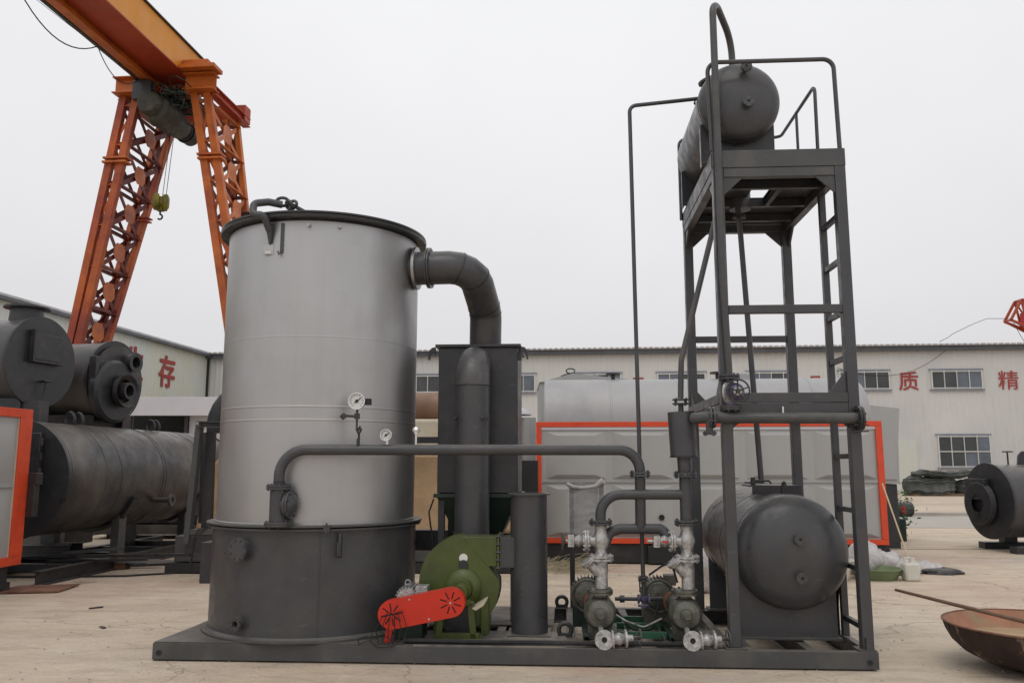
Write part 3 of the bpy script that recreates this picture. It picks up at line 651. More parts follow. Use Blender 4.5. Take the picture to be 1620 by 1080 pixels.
def emboss(T, x0, x1, za, zb, y=-.022, inset=.09, m='panel', wall='x'):
    # raised trapezoid field with sloped sides
    P = [(x0, za), (x1, za), (x1, zb), (x0, zb)]; Q = [(x0 + inset * 2, za + inset * .7), (x1 - inset * 2, za + inset * .7), (x1 - inset * 2, zb - inset * .7), (x0 + inset * 2, zb - inset * .7)]
    mb = MB(); mb.add([(a, .029, b) for a, b in P] + [(a, y - .012, b) for a, b in Q], [(0, 1, 5, 4), (1, 2, 6, 5), (2, 3, 7, 6), (3, 0, 4, 7), (4, 5, 6, 7)])
    return T.part('panel', mb, m)
for i in range(5):
    x0 = .12 + i * 1.06; emboss(T, x0 + .04, x0 + 1.0, zm + .04, 2.08); emboss(T, x0 + .04, x0 + 1.0, .43, zm - .06)
T.part('joint_strip', MB().box(.085, 5.36, .008, .029, zm - .015, zm + .015), 'panel')
for x0 in (2.55, 4.62):
    for z in (1.55, 1.68, 1.8): T.part('louvre', MB().box(x0, x0 + .45, -.012, .03, z, z + .02), 'panel')
T.part('port', MB().pipe((1.98, -.06, .73), (1.98, .03, .73), .045, .03).cyl((1.98, -.05, .73), (1.98, .03, .73), .03), 'black')
T.part('base_beam', MB().box(.02, 5.45, .06, .2, 0.02, .31), 'blackst', bev=.004); T.part('base_beam', MB().box(.02, 5.45, 1.9, 2.1, 0.02, .31), 'blackst')
T.part('end_lug', MB().prism([(5.47, .1, .02), (5.56, .1, .02), (5.56, .1, .18), (5.50, .1, .26), (5.47, .1, .26)], (0, .03, 0)), 'blackst')
T.part('burner_case', MB().box(1.75, 2.5, -.06, .05, .02, .29), 'black', bev=.01)
T = Thing('boiler_drum', 'big white clad drum lying on top of the orange framed casing', 'drum', CB, (2.7, 1.15, 2.25))
T.part('shell', MB().rev([(.70, 0), (.70, 5.22)], (.14, 1.12, 2.33), (1, 0, 0), 64), 'clad2')
T.part('end_cap', MB().rev([(.70, 0)] + dish(.70, .26)[1:], (5.36, 1.12, 2.33), (1, 0, 0), 48), 'clad2')
T.part('end_cap', MB().rev([(.70, 0), (.69, .02), (0, .03)], (.14, 1.12, 2.33), (-1, 0, 0), 48), 'clad2')
for xx in (1.25, 2.4, 3.55, 4.6): T.part('seam_band', MB().rev([(.70, -.02), (.708, -.015), (.708, .015), (.70, .02)], (xx, 1.12, 2.33), (1, 0, 0), 64), 'clad2')
for xx, h in ((1.32, .09), (3.13, .10)):
    T.part('vent_nozzle', MB().cyl((xx, 1.1, 3.0), (xx, 1.1, 3.02 + h), .035).cyl((xx, 1.1, 3.02 + h), (xx, 1.1, 3.05 + h), .13), 'greydk')
T.part('manhole', MB().rev([(.0, .16), (.12, .14), (.16, .1), (.16, 0)], (3.55, 1.1, 3.0), (0, 0, 1), 20), 'clad2')
T = Thing('gable_housing', 'grey sheet housing with a shallow ridge behind the white drum', 'housing', WF, (1.6, 17, 0))
T.part('body', MB().box(.58, 2.9, 17.0, 19, 1.5, 3.21), 'panel'); T.part('roof', MB().prism([(.56, 16.95, 3.215), (1.25, 16.95, 3.40), (2.92, 16.95, 3.215)], (0, 2.1, 0)), 'panel')
T.part('stand', MB().box(.7, 2.8, 17.1, 18.9, 0, 1.5), 'greydk')
T.part('lifting_ring', MB().tube([(1.2 + .09 * math.cos(t), 17.0, 3.45 + .05 * math.sin(t)) for t in [k * .5 for k in range(13)]], .014, 6).tube(cat_line((1.0, 17, 3.34), (1.5, 17, 3.34), -.06), .012, 5), 'blackst')
T = Thing('grey_sheet_box', 'plain grey sheet metal box behind the right end of the casing', 'box', WF, (7.1, 16, 0))
T.part('body', MB().prism([(6.5, 16, 1.2), (7.33, 16, 1.2), (7.36, 16, 2.05), (7.42, 16, 2.62), (6.5, 16, 2.72)], (0, 1.6, 0)), 'panel')
T.part('door', MB().box(6.6, 7.28, 15.975, 15.998, 1.28, 2.02), 'clad2'); T.part('base', MB().box(6.5, 7.3, 16.05, 17.5, 0, 1.19), 'greydk')
T = Thing('white_cabinet', 'narrow white sheet cabinet behind the dark chimney pipe', 'cabinet', WF, (.3, 16, 0))
T.part('body', MB().box(-.35, .12, 16, 16.8, .9, 2.5), 'shedwhite', bev=.01); T.part('side_drum', MB().cyl((.3, 16.2, 1.0), (.3, 16.2, 2.45), .16), 'panel')
T.part('top_cap', MB().rev([(.34, 0), (.30, .07), (.1, .16), (0, .17)], (.05, 16.3, 2.51), (0, 0, 1), 24), 'shedwhite'); T.part('base', MB().box(-.3, .4, 16.1, 16.7, 0, .9), 'greydk')
single('control_box', MB().box(.14, .40, 12.9, 13.15, .95, 1.62).box(.09, .13, 12.95, 13.1, 1.05, 1.4).box(.2, .26, 12.98, 13.04, 0, .95), 'black', 'black control box standing left of the orange framed casing', 'control box', WF, (.25, 13, 0), bev=.01)

CL = Frame(-6.155, 10.75, 6)
T = Thing('grey_cabinet', 'pale grey cabinet with orange red border cut by the left edge', 'cabinet', CL, (-.4, -2, 0))
t = .11; z0, z1 = .32, 2.25
T.part('casing', MB().box(-1.6, -.03, -5, -.005, z0 + .01, z1 - .01), 'panel')
T.part('trim', MB().box(-.06, 0, -5, 0, z1 - t, z1), 'orange', bev=.005); T.part('trim', MB().box(-.06, 0, -5, 0, z0, z0 + t), 'orange', bev=.005); T.part('trim', MB().box(-.06, .004, -.22, .0, z0 + t, z1 - t), 'orange', bev=.005)
for i in range(4):
    y1 = -.24 - i * 1.1
    for za, zb in ((zm + .05, 2.06), (.47, zm - .05)):
        P = [(y1, za), (y1 - 1.0, za), (y1 - 1.0, zb), (y1, zb)]; Q = [(y1 - .14, za + .08), (y1 - .86, za + .08), (y1 - .86, zb - .08), (y1 - .14, zb - .08)]
        T.part('panel', MB().add([(-.029, a, b) for a, b in P] + [(-.004, a, b) for a, b in Q], [(0, 1, 5, 4), (1, 2, 6, 5), (2, 3, 7, 6), (3, 0, 4, 7), (4, 5, 6, 7)]), 'panel')
T.part('joint_strip', MB().box(-.03, -.008, -5, -.24, zm - .012, zm + .012), 'panel')
T.part('edge_strip', MB().box(-.035, -.015, -.24, -.22, z0 + t, z1 - t), M['tarp'])
T.part('base_frame', MB().box(-1.5, -.1, -5, -.1, .12, .31), 'blackst'); T.part('foot', MB().box(-.25, -.05, -.35, -.1, 0, .12), 'blackst')
T.part('rear_bracket', MB().box(-.1, .12, .0, .12, 1.3, 1.45).box(-.05, .1, 0, .1, .9, 1.3), 'greydk', bev=.005)
single('scrap_board', MB().prism([(-6.4, 10.4, .01), (-5.55, 10.55, .01), (-5.6, 11.15, .014), (-6.3, 11.0, .014)], (0, 0, .015)), M['rust'], 'thin reddish board lying on the ground by the cabinet foot', 'board', WF, (-6, 10.8, 0))

# tan insulated unit behind the furnace
T = Thing('insulated_boiler', 'tan wrapped boiler on a dark base half hidden by the furnace', 'boiler', WF, (-2.8, 12.9, 0))
T.part('insulation', MB().prism([(.02, 12.5, .55), (-4.66, 12.5, .55), (-4.62, 12.5, .95), (-4.48, 12.5, 1.5), (-4.2, 12.5, 1.9), (-3.8, 12.5, 2.05), (-2.9, 12.5, 1.75), (.02, 12.5, 1.70)], (0, 1.5, 0)), 'tan', bev=.06)
T.part('base', MB().box(-4.9, .05, 12.42, 14.1, .16, .53), 'greylt', bev=.01); T.part('base_beam', MB().box(-5.0, .06, 12.36, 12.5, .02, .15), 'blackst')
T.part('tarp', MB().box(-2.6, -1.0, 12.7, 13.9, 1.74, 2.24), 'tarp', bev=.05)
T.part('top_tank', MB().cyl((-3.6, 13.3, 2.45), (-1.0, 13.3, 2.45), .24), 'brown'); T.part('cross_pipe', MB().box(-1.9, -.9, 12.1, 12.22, 1.86, 1.95), 'blackst')
T = Thing('duct_stand', 'leaning grey channel frame holding a dark duct elbow left of the furnace', 'frame', WF, (-4.3, 11.5, 0))
T.part('post', MB().chan((-4.33, 11.5, .50), (-4.25, 11.5, 2.09), .07, .14, .01, up=(0, 1, 0)), 'greylt'); T.part('top_bar', MB().chan((-4.30, 11.5, 2.10), (-3.5, 11.5, 2.08), .12, .08, .01), 'greylt')
T.part('bottom_bar', MB().bar((-4.40, 11.5, .66), (-3.5, 11.5, .66), .12, .07), 'greylt'); T.part('base', MB().box(-4.38, -3.4, 11.45, 11.7, .38, .62), 'blackst')
T.part('foot', MB().box(-3.9, -3.5, 12.0, 12.2, 0, .5), 'blackst'); T.part('dark_panel', MB().box(-4.24, -4.12, 11.62, 11.7, .62, 2.0), 'blackst')
T.part('duct_elbow', MB().tube([(-3.66 + .52 * math.cos(q), 11.95, 2.1 + .5 * math.sin(q)) for q in [math.pi * .5 + k * .22 for k in range(9)]], .17, 16), 'blackst')
T.part('duct_leg', MB().tube([(-4.30, 11.9, 2.0), (-4.28, 11.9, .75)], .10, 16), 'blackst')
rr = random.Random(5)
for i, wd in enumerate(('lowest', 'bright', 'longest bright', 'short dark', 'tilted pale', 'topmost', 'rear dark')):
    x = -7.4 + rr.uniform(0, 1.6); y = 12.0 + rr.uniform(0, 1.2); L = rr.uniform(.8, 1.9)
    single('scrap_bar', MB().bar((x, y, .04 + .045 * i), (x + L, y + rr.uniform(-.3, .3), .06 + .05 * i), .06, .04), 'clad' if wd.find('bright') >= 0 else 'greydk',
           wd + ' loose steel bar in the scrap heap under the long boiler', 'steel bar', WF, (x, y, 0), group='loose steel bars under the boiler')
T = Thing('steel_plate_rack', 'dark pile of stacked steel plates on the ground behind the long boiler', 'rack', WF, (-8, 17, 0))
for k in range(5): T.part('plate', MB().box(-8.9 + .1 * k, -5.2 - .07 * k, 18.0 + .04 * k, 19.2, .1 + .24 * k, .30 + .24 * k), 'greydk' if k % 2 else 'greyold')
T.part('bearer', MB().box(-8.6, -8.4, 18.1, 19.2, 0, .1), 'blackst'); T.part('bearer', MB().box(-6, -5.8, 18.1, 19.2, 0, .1), 'blackst')
T = Thing('steel_bin', 'dark scrap steel bin on the ground left behind the long boiler', 'bin', WF, (-9.9, 15.6, 0))
T.part('body', MB().box(-12, -7.9, 15.1, 16.1, .12, 1.2), 'greyold', bev=.01); T.part('rim', MB().box(-12.04, -7.86, 15.06, 16.14, 1.2, 1.26), 'greydk')
for x in (-11.5, -8.4): T.part('skid_foot', MB().box(x, x + .15, 15.1, 16.1, 0, .12), 'blackst')
T = Thing('beam_stack', 'low stack of dark steel beams on the ground beneath the long boiler front', 'beam stack', WF, (-7.4, 12.9, 0))
for k in range(6): T.part('beam', MB().ibeam((-8.6 + .1 * (k % 3), 12.7 + .2 * (k % 3), .09 + .19 * (k // 3)), (-6.7 + .1 * (k % 2), 12.75 + .2 * (k % 3), .09 + .19 * (k // 3)), .14, .18), 'greydk')
T = Thing('scrap_motor', 'small rusty gear motor on the ground beside the boiler post', 'motor', WF, (-6.0, 12.9, 0))
T.part('body', MB().cyl((-6.1, 12.95, .13), (-5.8, 12.92, .13), .10).box(-6.1, -5.8, 12.85, 13.05, 0, .06), 'rust', bev=.005); T.part('cap', MB().cyl((-5.8, 12.92, .13), (-5.74, 12.92, .13), .08), 'greydk')
single('ground_cable', MB().tube([(-7.2, 11.9, .015), (-6.2, 11.95, .015), (-5.4, 12.05, .015), (-4.8, 12.4, .015), (-4.2, 12.75, .015), (-3.6, 12.8, .015)], .014, 6), 'black', 'black cable snaking over the ground from the boiler to the furnace', 'cable', WF, (-5.4, 12, 0))

# ================================================================== THE SKID
ZD = .14
T = Thing('equipment_skid', 'long low dark grey channel skid carrying the whole heater plant', 'skid', SK, (2.84, .95, 0))
T.part('front_channel', MB().chan((0, 0, ZD / 2 + .007), (5.68, 0, ZD / 2 + .007), .07, ZD - .014, .012, flip=-1), 'greylt', bev=.003)
T.part('rear_channel', MB().chan((0.1, 1.92, ZD / 2), (5.68, 1.92, ZD / 2), .07, ZD, .012, flip=1), 'grey', bev=.003)
T.part('end_channel', MB().box(0.002, .05, .012, .30, .004, ZD - .002), 'grey'); T.part('end_channel', MB().box(5.62, 5.678, .072, 1.85, .004, ZD - .002), 'grey')
for x in (.12, .9, 1.7, 2.2, 2.75, 3.35, 3.86, 4.12, 4.60, 5.2): T.part('cross_member', MB().ibeam((x, .072, ZD / 2), (x, 1.85, ZD / 2), .07, ZD - .008, .009), 'greylt')
T.part('deck_plate', MB().prism([(.01, .004, ZD + .002), (2.1, .004, ZD + .002), (2.1, 1.8, ZD + .002), (.35, 1.8, ZD + .002), (.05, 1.3, ZD + .002), (.05, .68, ZD + .002)], (0, 0, .008)), 'greylt')
T.part('deck_plate', MB().box(2.104, 3.30, .004, .62, ZD + .002, ZD + .008), 'deck'); T.part('deck_plate', MB().box(2.104, 3.2, .9, 1.8, ZD + .002, ZD + .008), 'deck')
T.part('deck_plate', MB().box(3.46, 3.80, .09, .78, ZD + .002, ZD + .010), 'deck'); T.part('deck_plate', MB().box(4.15, 4.56, .09, .78, ZD + .002, ZD + .010), 'deck')
for x in (.055, 5.61):
    T.part('bolt_hole', MB().pipe((x, -.004, .065), (x, .01, .065), .024, .017, 16), 'greydk'); T.part('bolt_hole_plug', MB().cyl((x, -.001, .065), (x, .005, .065), .017), 'black')
for x, y in ((3.27, 1.88), (3.30, .45)):
    T.part('lifting_lug', MB().tube([(x + .052 * math.cos(t_), y, ZD + .055 + .052 * math.sin(t_)) for t_ in [-.7 + .3 * k for k in range(16)]], .019, 10).box(x - .06, x + .06, y - .012, y + .012, ZD, ZD + .03), 'greydk')
T.part('end_gusset', MB().prism([(5.672, .02, ZD), (5.60, .02, ZD), (5.60, .02, ZD + .1)], (0, .09, 0)), 'grey')
for x in (3.80, 4.08): T.part('pump_rail', MB().angle((x, .1, ZD + .012), (x, 1.5, ZD + .012), .05, .006), 'greylt')

# conduit along the deck
cd = MB(); n = 250
for i in range(n):
    x0 = 2.02 + i * .0088; cd.rev([(.014, 0), (.021, .002), (.021, .0055), (.014, .0078)], (x0, .05 + .006 * math.sin(i * .06), ZD + .030), (1, 0, 0), 8)
single('flexible_conduit', cd, 'greydk', 'ribbed flexible conduit running along the front deck edge of the skid', 'conduit', SK, (3.1, .045, ZD))

# ------------------------------------------------------------------ vertical furnace
FX, FY = 1.04, .90
def fp(ang, r, z): return Vector((FX + r * math.cos(ang), FY + r * math.sin(ang), z))
T = Thing('vertical_furnace', 'huge vertical cylindrical heater with bright metal cladding over a dark grey base', 'furnace', SK, (FX, FY, ZD))
T.part('lower_shell', MB().rev([(.90, ZD + .03), (.90, 1.02)], (FX, FY, 0), (0, 0, 1), 96), 'grey')
T.part('base_ring', MB().rev([(.88, ZD + .011), (.955, ZD + .011), (.955, ZD + .026), (.88, ZD + .026)], (FX, FY, 0), (0, 0, 1), 96), 'greylt')
T.part('weld_bead', MB().rev([(.90, ZD + .045), (.915, ZD + .03), (.92, ZD + .027)], (FX, FY, 0), (0, 0, 1), 96), 'greylt')
T.part('lower_flange', MB().rev([(.88, 1.020), (.945, 1.020), (.945, 1.036), (.88, 1.036)], (FX, FY, 0), (0, 0, 1), 96), 'grey')
T.part('upper_flange', MB().rev([(.86, 1.048), (.955, 1.048), (.955, 1.062), (.86, 1.062)], (FX, FY, 0), (0, 0, 1), 96), 'greylt')
T.part('weld_seam', MB().bar(fp(-1.25, .901, ZD + .05), fp(-1.25, .901, 1.015), .006, .01, up=(math.cos(-1.25), math.sin(-1.25), 0)), 'grey')
T.part('upper_shell', MB().rev([(.878, 1.062), (.880, 1.5), (.880, 2.2), (.882, 3.0), (.880, 3.62)], (FX, FY, 0), (0, 0, 1), 112), 'clad')
for z in (1.92, 2.03, 2.62): T.part('seam_band', MB().rev([(.880, z - .010), (.8815, z - .006), (.8815, z + .006), (.880, z + .010)], (FX, FY, 0), (0, 0, 1), 112), 'clad')
T.part('edge_strip', MB().rev([(.880, 1.062), (.887, 1.064), (.887, 1.072), (.880, 1.078)], (FX, FY, 0), (0, 0, 1), 96), 'clad')
T.part('top_flange', MB().rev([(.87, 3.60), (.87, 3.635), (.955, 3.64), (.96, 3.665), (.95, 3.668), (.5, 3.68), (0, 3.685)], (FX, FY, 0), (0, 0, 1), 112), 'greydk')
T.part('lid_ring', MB().rev([(.86, 3.674), (.955, 3.676), (.957, 3.69), (.86, 3.69)], (FX, FY, 0), (0, 0, 1), 112), 'grey')
for an in (-1.45, -1.15):
    p = fp(an, .885, 3.57); T.part('stud', MB().cyl((p.x, p.y + .01, 3.575), (p.x, p.y - .03, 3.575), .009, n=8).cyl((p.x, p.y - .012, 3.575), (p.x, p.y - .022, 3.575), .016, n=6), 'valve')
lp = fp(-1.95, .97, 3.7)
T.part('lifting_arm', MB().tube(bend([(.80, .02, 3.54), (.77, -.055, 3.655), (.675, -.05, 3.655), (.662, -.01, 3.77), (.77, .05, 3.80), (.88, .09, 3.785)], .05, 5), .032, 12), 'grey')
T.part('arm_tip', MB().cyl((.80, .025, 3.57), (.803, .035, 3.42), .036, .010, n=12).box(.785, .83, .02, .045, 3.54, 3.60), 'grey')
T.part('strap_bracket', MB().box(.90, .925, .015, .03, 3.34, 3.60).tube([(.905, .02, 3.345), (.895, 0, 3.32), (.885, .01, 3.35)], .008, 6), 'grey')
T.part('name_plate', MB().box(.745, .835, .04, .05, 3.33, 3.42), 'clad', bev=.002); T.part('plate_sticker', MB().box(.765, .815, .036, .0395, 3.34, 3.36), 'dial')
sk = MB()
for c_, ax in ((Vector((.875, .10, 3.815)), (0, 1, .3)), (Vector((.945, .16, 3.805)), (.6, 1, 0)), (Vector((.93, .11, 3.79)), (.6, .5, .4))):
    d_, x_, y_ = basis(ax); sk.tube([c_ + x_ * (.055 * math.cos(k * .45)) + y_ * (.035 * math.sin(k * .45)) for k in range(14)], .014, 8, closed=True)
sk.cyl((.90, .12, 3.83), (1.16, .35, 3.71), .014, n=8).cyl((.92, .10, 3.80), (1.15, .27, 3.71), .014, n=8)
single('lifting_shackle', sk, 'grey', 'dark steel shackle and rods lying on the rim of the furnace lid', 'shackle', SK, (.95, .15, 3.72))
# nozzles on lower shell
def side_nozzle(an, z, r, L, name='nozzle', hole=.5):
    d = Vector((math.cos(an), math.sin(an), 0)); p = fp(an, .885, z)
    m = MB().pipe(p, p + d * L, r * .62, r * hole * .8).flange(p + d * L, d, r, .018, 8, ri=r * hole, br=.006)
    o = T.part(name, m, 'grey'); T.part('bore', MB().cyl(p + d * (L * .5), p + d * (L * .6), r * hole * .82), 'black', o); return o
side_nozzle(-1.98, .285, .058, .07)
d = Vector((math.cos(-1.98), math.sin(-1.98), 0)); p = fp(-1.98, .89, .87); T.part('hand_hole', MB().cyl(p, p + d * .07, .075, n=24).flange(p + d * .075, d, .095, .018, 8), 'grey')
p = fp(-1.07, .9, .98); T.part('hook_bracket', MB().box(1.475, 1.495, .045, .09, .80, 1.0).tube(bend([(1.485, .085, .84), (1.485, .0, .80), (1.485, -.0, .93)], .03), .009, 8), 'grey')
T.part('clamp', MB().box(1.36, 1.41, -.005, .05, 1.015, 1.068).cyl((1.385, -.003, 1.0), (1.385, -.003, 1.085), .008, n=8), 'grey')
T.part('burner_box', MB().box(.03, .24, .74, 1.06, .50, .86), 'greydk', bev=.008)
wr = MB()
for k in range(4): wr.tube(bend([(.0, .75, .80 - .07 * k), (-.04 - .008 * k, .73, .84 - .06 * k), (-.05, .72, .70 - .03 * k), (-.03 + .01 * k, .72, .90 + .02 * k), (.04, .66, .93 + .02 * k), (.16, .55, .99)], .03, 3), .005, 5)
T.part('wiring', wr, 'black')
# ------------------------------------------------------------------ flue duct
T = Thing('flue_duct', 'fat dark grey elbow duct leaving the furnace top and dropping into the dust collector', 'duct', SK, (2.2, .7, 3.3))
an = -.33; pn = fp(an, .86, 3.33)
path = bend([(1.83, .80, 3.37), (2.47, .76, 3.37), (2.555, 1.22, 3.02), (2.545, 1.28, 2.66)], [.24, .22], 4)
dpt = []
T.part('duct', MB().tube(path, .155, 28), 'grey', sharp=25)
dv = (Vector((2.47, .76, 3.37)) - Vector((1.83, .80, 3.37))).normalized(); pf = Vector((1.83, .80, 3.37))
T.part('shell_collar', MB().pipe(pf + dv * .10, pf + dv * .125, .20, .155), 'clad')
T.part('flange', MB().pair(pf + dv * .235, dv, .19, .014, .006, 12, .008), 'grey')
for i in (2, 4, 6, 8): T.part('weld_seam', MB().tube([path[i] - (path[i + 1] - path[i]).normalized() * .006, path[i] + (path[i + 1] - path[i]).normalized() * .006], .1585, 28), 'greydk')
# ------------------------------------------------------------------ dust collector
T = Thing('dust_collector', 'tall dark rectangular collector box with a tapering hopper between furnace and chimney', 'dust collector', SK, (2.49, 1.45, ZD))
x0, x1, y0, y1 = 2.12, 2.875, 1.06, 1.82
T.part('body', MB().box(x0, x1, y0, y1, 1.29, 2.655), 'greydk', bev=.006)
T.part('top_rim', MB().box(x0 - .03, x1 + .03, y0 - .03, y1 + .03, 2.657, 2.685), 'greydk', bev=.003)
for s_, xx in ((-1, x0 - .03), (1, x1 + .03)):
    T.part('lifting_hook', MB().prism([(xx, y0 - .01, 2.66), (xx + s_ * .035, y0 - .01, 2.655), (xx + s_ * .065, y0 - .01, 2.62), (xx + s_ * .07, y0 - .01, 2.54), (xx + s_ * .055, y0 - .01, 2.54), (xx + s_ * .045, y0 - .01, 2.59), (xx + s_ * .02, y0 - .01, 2.61), (xx, y0 - .01, 2.57)], (0, .03, 0)), 'greydk')
T.part('side_flange', MB().box(x1 + .001, x1 + .035, y0 + .04, y0 + .1, 2.54, 2.62), 'greydk')
T.part('collar', MB().box(x0 - .03, x1 + .03, y0 - .03, y1 + .03, 1.25, 1.285), 'greenp', bev=.003)
hp = MB().add([(x0, y0, 1.249), (x1, y0, 1.249), (x1, y1, 1.249), (x0, y1, 1.249), (2.38, 1.25, .70), (2.62, 1.25, .70), (2.62, 1.6, .70), (2.38, 1.6, .70)], [(0, 1, 5, 4), (1, 2, 6, 5), (2, 3, 7, 6), (3, 0, 4, 7), (4, 5, 6, 7), (0, 3, 2, 1)])
T.part('hopper', hp, 'greenp'); T.part('discharge', MB().box(2.4, 2.62, 1.34, 1.56, .55, .719), 'greydk')
for x in (x0 + .04, x1 - .04):
    for y in (y0 + .04, y1 - .04): T.part('leg', MB().bar((x, y, ZD), (x, y, 1.24), .06), 'greydk', bev=.003)
T.part('wire', MB().tube([(2.10, 1.0, 1.24), (2.06, .98, 1.12), (2.08, .98, .98), (2.10, .98, .85), (2.09, .98, .76)], .008, 6), 'black')
T.part('lower_box', MB().box(1.75, 2.15, 1.75, 1.90, .70, .90), 'grey', bev=.004)
# ------------------------------------------------------------------ front draft duct
T = Thing('draft_duct', 'round dark pipe with domed elbow standing in front of the dust collector', 'duct', SK, (2.47, .85, .6))


T.part('elbow', MB().tube(bend([(2.47, 1.056, 2.50), (2.47, .87, 2.50), (2.47, .87, 2.27)], .17, 6), .158, 32), 'baresteel', sharp=20)
T.part('pipe', MB().cyl((2.47, .87, .80), (2.47, .87, 2.27), .158, n=36), 'grey'); T.part('weld_seam', MB().rev([(.158, 0), (.163, .006), (.158, .012)], (2.47, .87, 2.265), (0, 0, 1), 36), 'greydk')
for x, s_ in ((2.33, 1), (2.61, 1)): T.part('stud', MB().cyl((x, .78, 1.97), (x - .01, .70, 1.955), .012), 'greydk')
T.part('lower_elbow', MB().tube(bend([(2.47, .87, .80), (2.47, .87, .56), (2.47, .74, .54)], .1, 4), .156, 28), 'grey')
# ------------------------------------------------------------------ blower
T = Thing('blower_fan', 'olive green centrifugal blower in front of the dark duct', 'blower', SK, (2.42, .5, ZD))
cx, cz = 2.425, .545
def volute(y): 
    P = []
    for k in range(0, 29):
        a_ = R(90) + R(270) * k / 28 + 0
        rr_ = .40 - .075 * k / 28
        P.append((cx + rr_ * math.cos(a_), y, cz + rr_ * math.sin(a_)))
    P.append((cx + .325, y, .70)); P.append((cx + .345, y, .70)); P.append((cx + .345, y, cz + .40)); return P
def arcs(y):
    P = [(2.73, y, .945), (2.42, y, .945)]
    for k in range(1, 30):
        a_ = R(92 + 285 * k / 30); q = k / 30; rr_ = .40 - .06 * q
        P.append((cx + rr_ * math.cos(a_) * .92, y, cz + rr_ * math.sin(a_)))
    P += [(2.66, y, .70), (2.73, y, .70)]; return P
T.part('volute', MB().prism(arcs(.46), (0, .26, 0)), 'green', bev=.006, sharp=30)
T.part('back_rim', MB().prism([(cx + (a_ - cx) * 1.03, b_, cz + (c_ - cz) * 1.03) for a_, b_, c_ in arcs(.715)[1:-2]], (0, .012, 0)), 'green')
T.part('front_rim', MB().prism([(cx + (a_ - cx) * 1.02, b_, cz + (c_ - cz) * 1.02) for a_, b_, c_ in arcs(.452)[1:-2]], (0, .007, 0)), 'green')
T.part('outlet_flange', MB().box(2.732, 2.75, .44, .74, .675, .965), 'green', bev=.002)
fb = MB()
for z in (.69, .755, .82, .885, .95): fb.cyl((2.722, .432, z), (2.762, .432, z), .008, n=6)
T.part('flange_bolts', fb, 'greydk')
T.part('outlet_duct', MB().box(2.752, 2.90, .46, .72, .69, .94), 'grey', bev=.003)
T.part('hub', MB().rev([(.155, .012), (.13, .04), (.09, .05), (.08, .15), (.0, .15)], (cx + .02, .452, cz - .02), (0, -1, 0), 32), 'green')
T.part('bearing_housing', MB().cyl((cx + .03, .45, cz - .02), (cx + .03, .16, cz - .02), .058, n=20).box(cx - .06, cx + .10, .2, .42, .42, .46), 'green', bev=.003)
T.part('shaft', MB().cyl((cx + .0, .24, cz - .04), (cx + .0, .05, cz - .04), .026), 'chrome')
T.part('pedestal', MB().bar((2.27, .24, ZD + .01), (2.30, .24, .44), .05, .05).bar((2.56, .24, ZD + .01), (2.53, .24, .44), .05, .05).bar((2.24, .24, ZD + .035), (2.60, .24, ZD + .035), .05, .05).bar((2.27, .24, .43), (2.56, .24, .43), .05, .04).box(2.22, 2.62, .2, .5, ZD + .010, ZD + .02).box(2.60, 2.66, .42, .75, ZD + .01, .45).box(2.20, 2.25, .42, .75, ZD + .01, .45), 'green', bev=.003)
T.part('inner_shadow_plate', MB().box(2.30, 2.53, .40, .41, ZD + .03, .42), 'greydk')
T.part('indicator_disc', MB().rev([(0, .006), (.036, .006), (.036, 0)], (2.445, .452, .77), (0, -1, 0), 24), 'white').scale = (1, 1, 1)
T.part('badge', MB().rev([(0, .012), (.040, .012), (.040, 0)], (2.445, .452, .715), (0, -1, 0), 24), 'greydk')
T.part('bracket_plate', MB().prism([(2.55, .18, .40), (2.67, .20, .47), (2.64, .2, .42), (2.58, .18, .385)], (0, .12, .01)), 'tarp')
# belt guard
T = Thing('belt_guard', 'bright red oblong belt guard with star shaped slots in front of the blower', 'belt guard', SK, (2.15, .1, ZD))
A_, B_ = Vector((1.925, .06, .372)), Vector((2.395, .06, .468))
def oblong(A, B, r, y, n=14):
    u = (B - A).normalized(); ang = math.atan2(u.z, u.x); P = []
    for k in range(n + 1): a_ = ang - math.pi / 2 + math.pi * k / n; P.append((B.x + r * math.cos(a_), y, B.z + r * math.sin(a_)))
    for k in range(n + 1): a_ = ang + math.pi / 2 + math.pi * k / n; P.append((A.x + r * math.cos(a_), y, A.z + r * math.sin(a_)))
    return P
T.part('cover', MB().prism(oblong(A_, B_, .113, .044), (0, .09, 0)), 'red', bev=.003, sharp=30)
T.part('slot_shade_backing', MB().prism(oblong(A_, B_, .104, .0365), (0, .006, 0)), 'black', sharp=30)  # black sheet stands in for the shade inside the guard
rim = MB(); po, pi_ = oblong(A_, B_, .113, .0365), oblong(A_, B_, .105, .0365); n_ = len(po)
rim.add(po + pi_ + [Vector(p) + Vector((0, .0073, 0)) for p in po] + [Vector(p) + Vector((0, .0073, 0)) for p in pi_], [(i, (i + 1) % n_, 2 * n_ + (i + 1) % n_, 2 * n_ + i) for i in range(n_)] + [(n_ + i, 3 * n_ + i, 3 * n_ + (i + 1) % n_, n_ + (i + 1) % n_) for i in range(n_)])
T.part('edge_rim', rim, 'red')
pl = mkmesh('front_plate', MB().prism(oblong(A_, B_, .113, .030), (0, .006, 0)), M['red'], T.org, 0, 30)
ct = MB()
for c_, ph in ((A_, .2), (B_, .5)):
    for k in range(8):
        a_ = ph + k * math.pi / 4; u = Vector((math.cos(a_), 0, math.sin(a_)))
        ct.bar(c_ + u * .030 + Vector((0, -.028, 0)), c_ + u * .088 + Vector((0, -.028, 0)), .0115, .03, up=(0, 1, 0))
cut = mkmesh('slot_cutter', ct, M['black'], T.org); md = pl.modifiers.new('slots', 'BOOLEAN'); md.operation = 'DIFFERENCE'; md.object = cut; md.solver = 'EXACT'
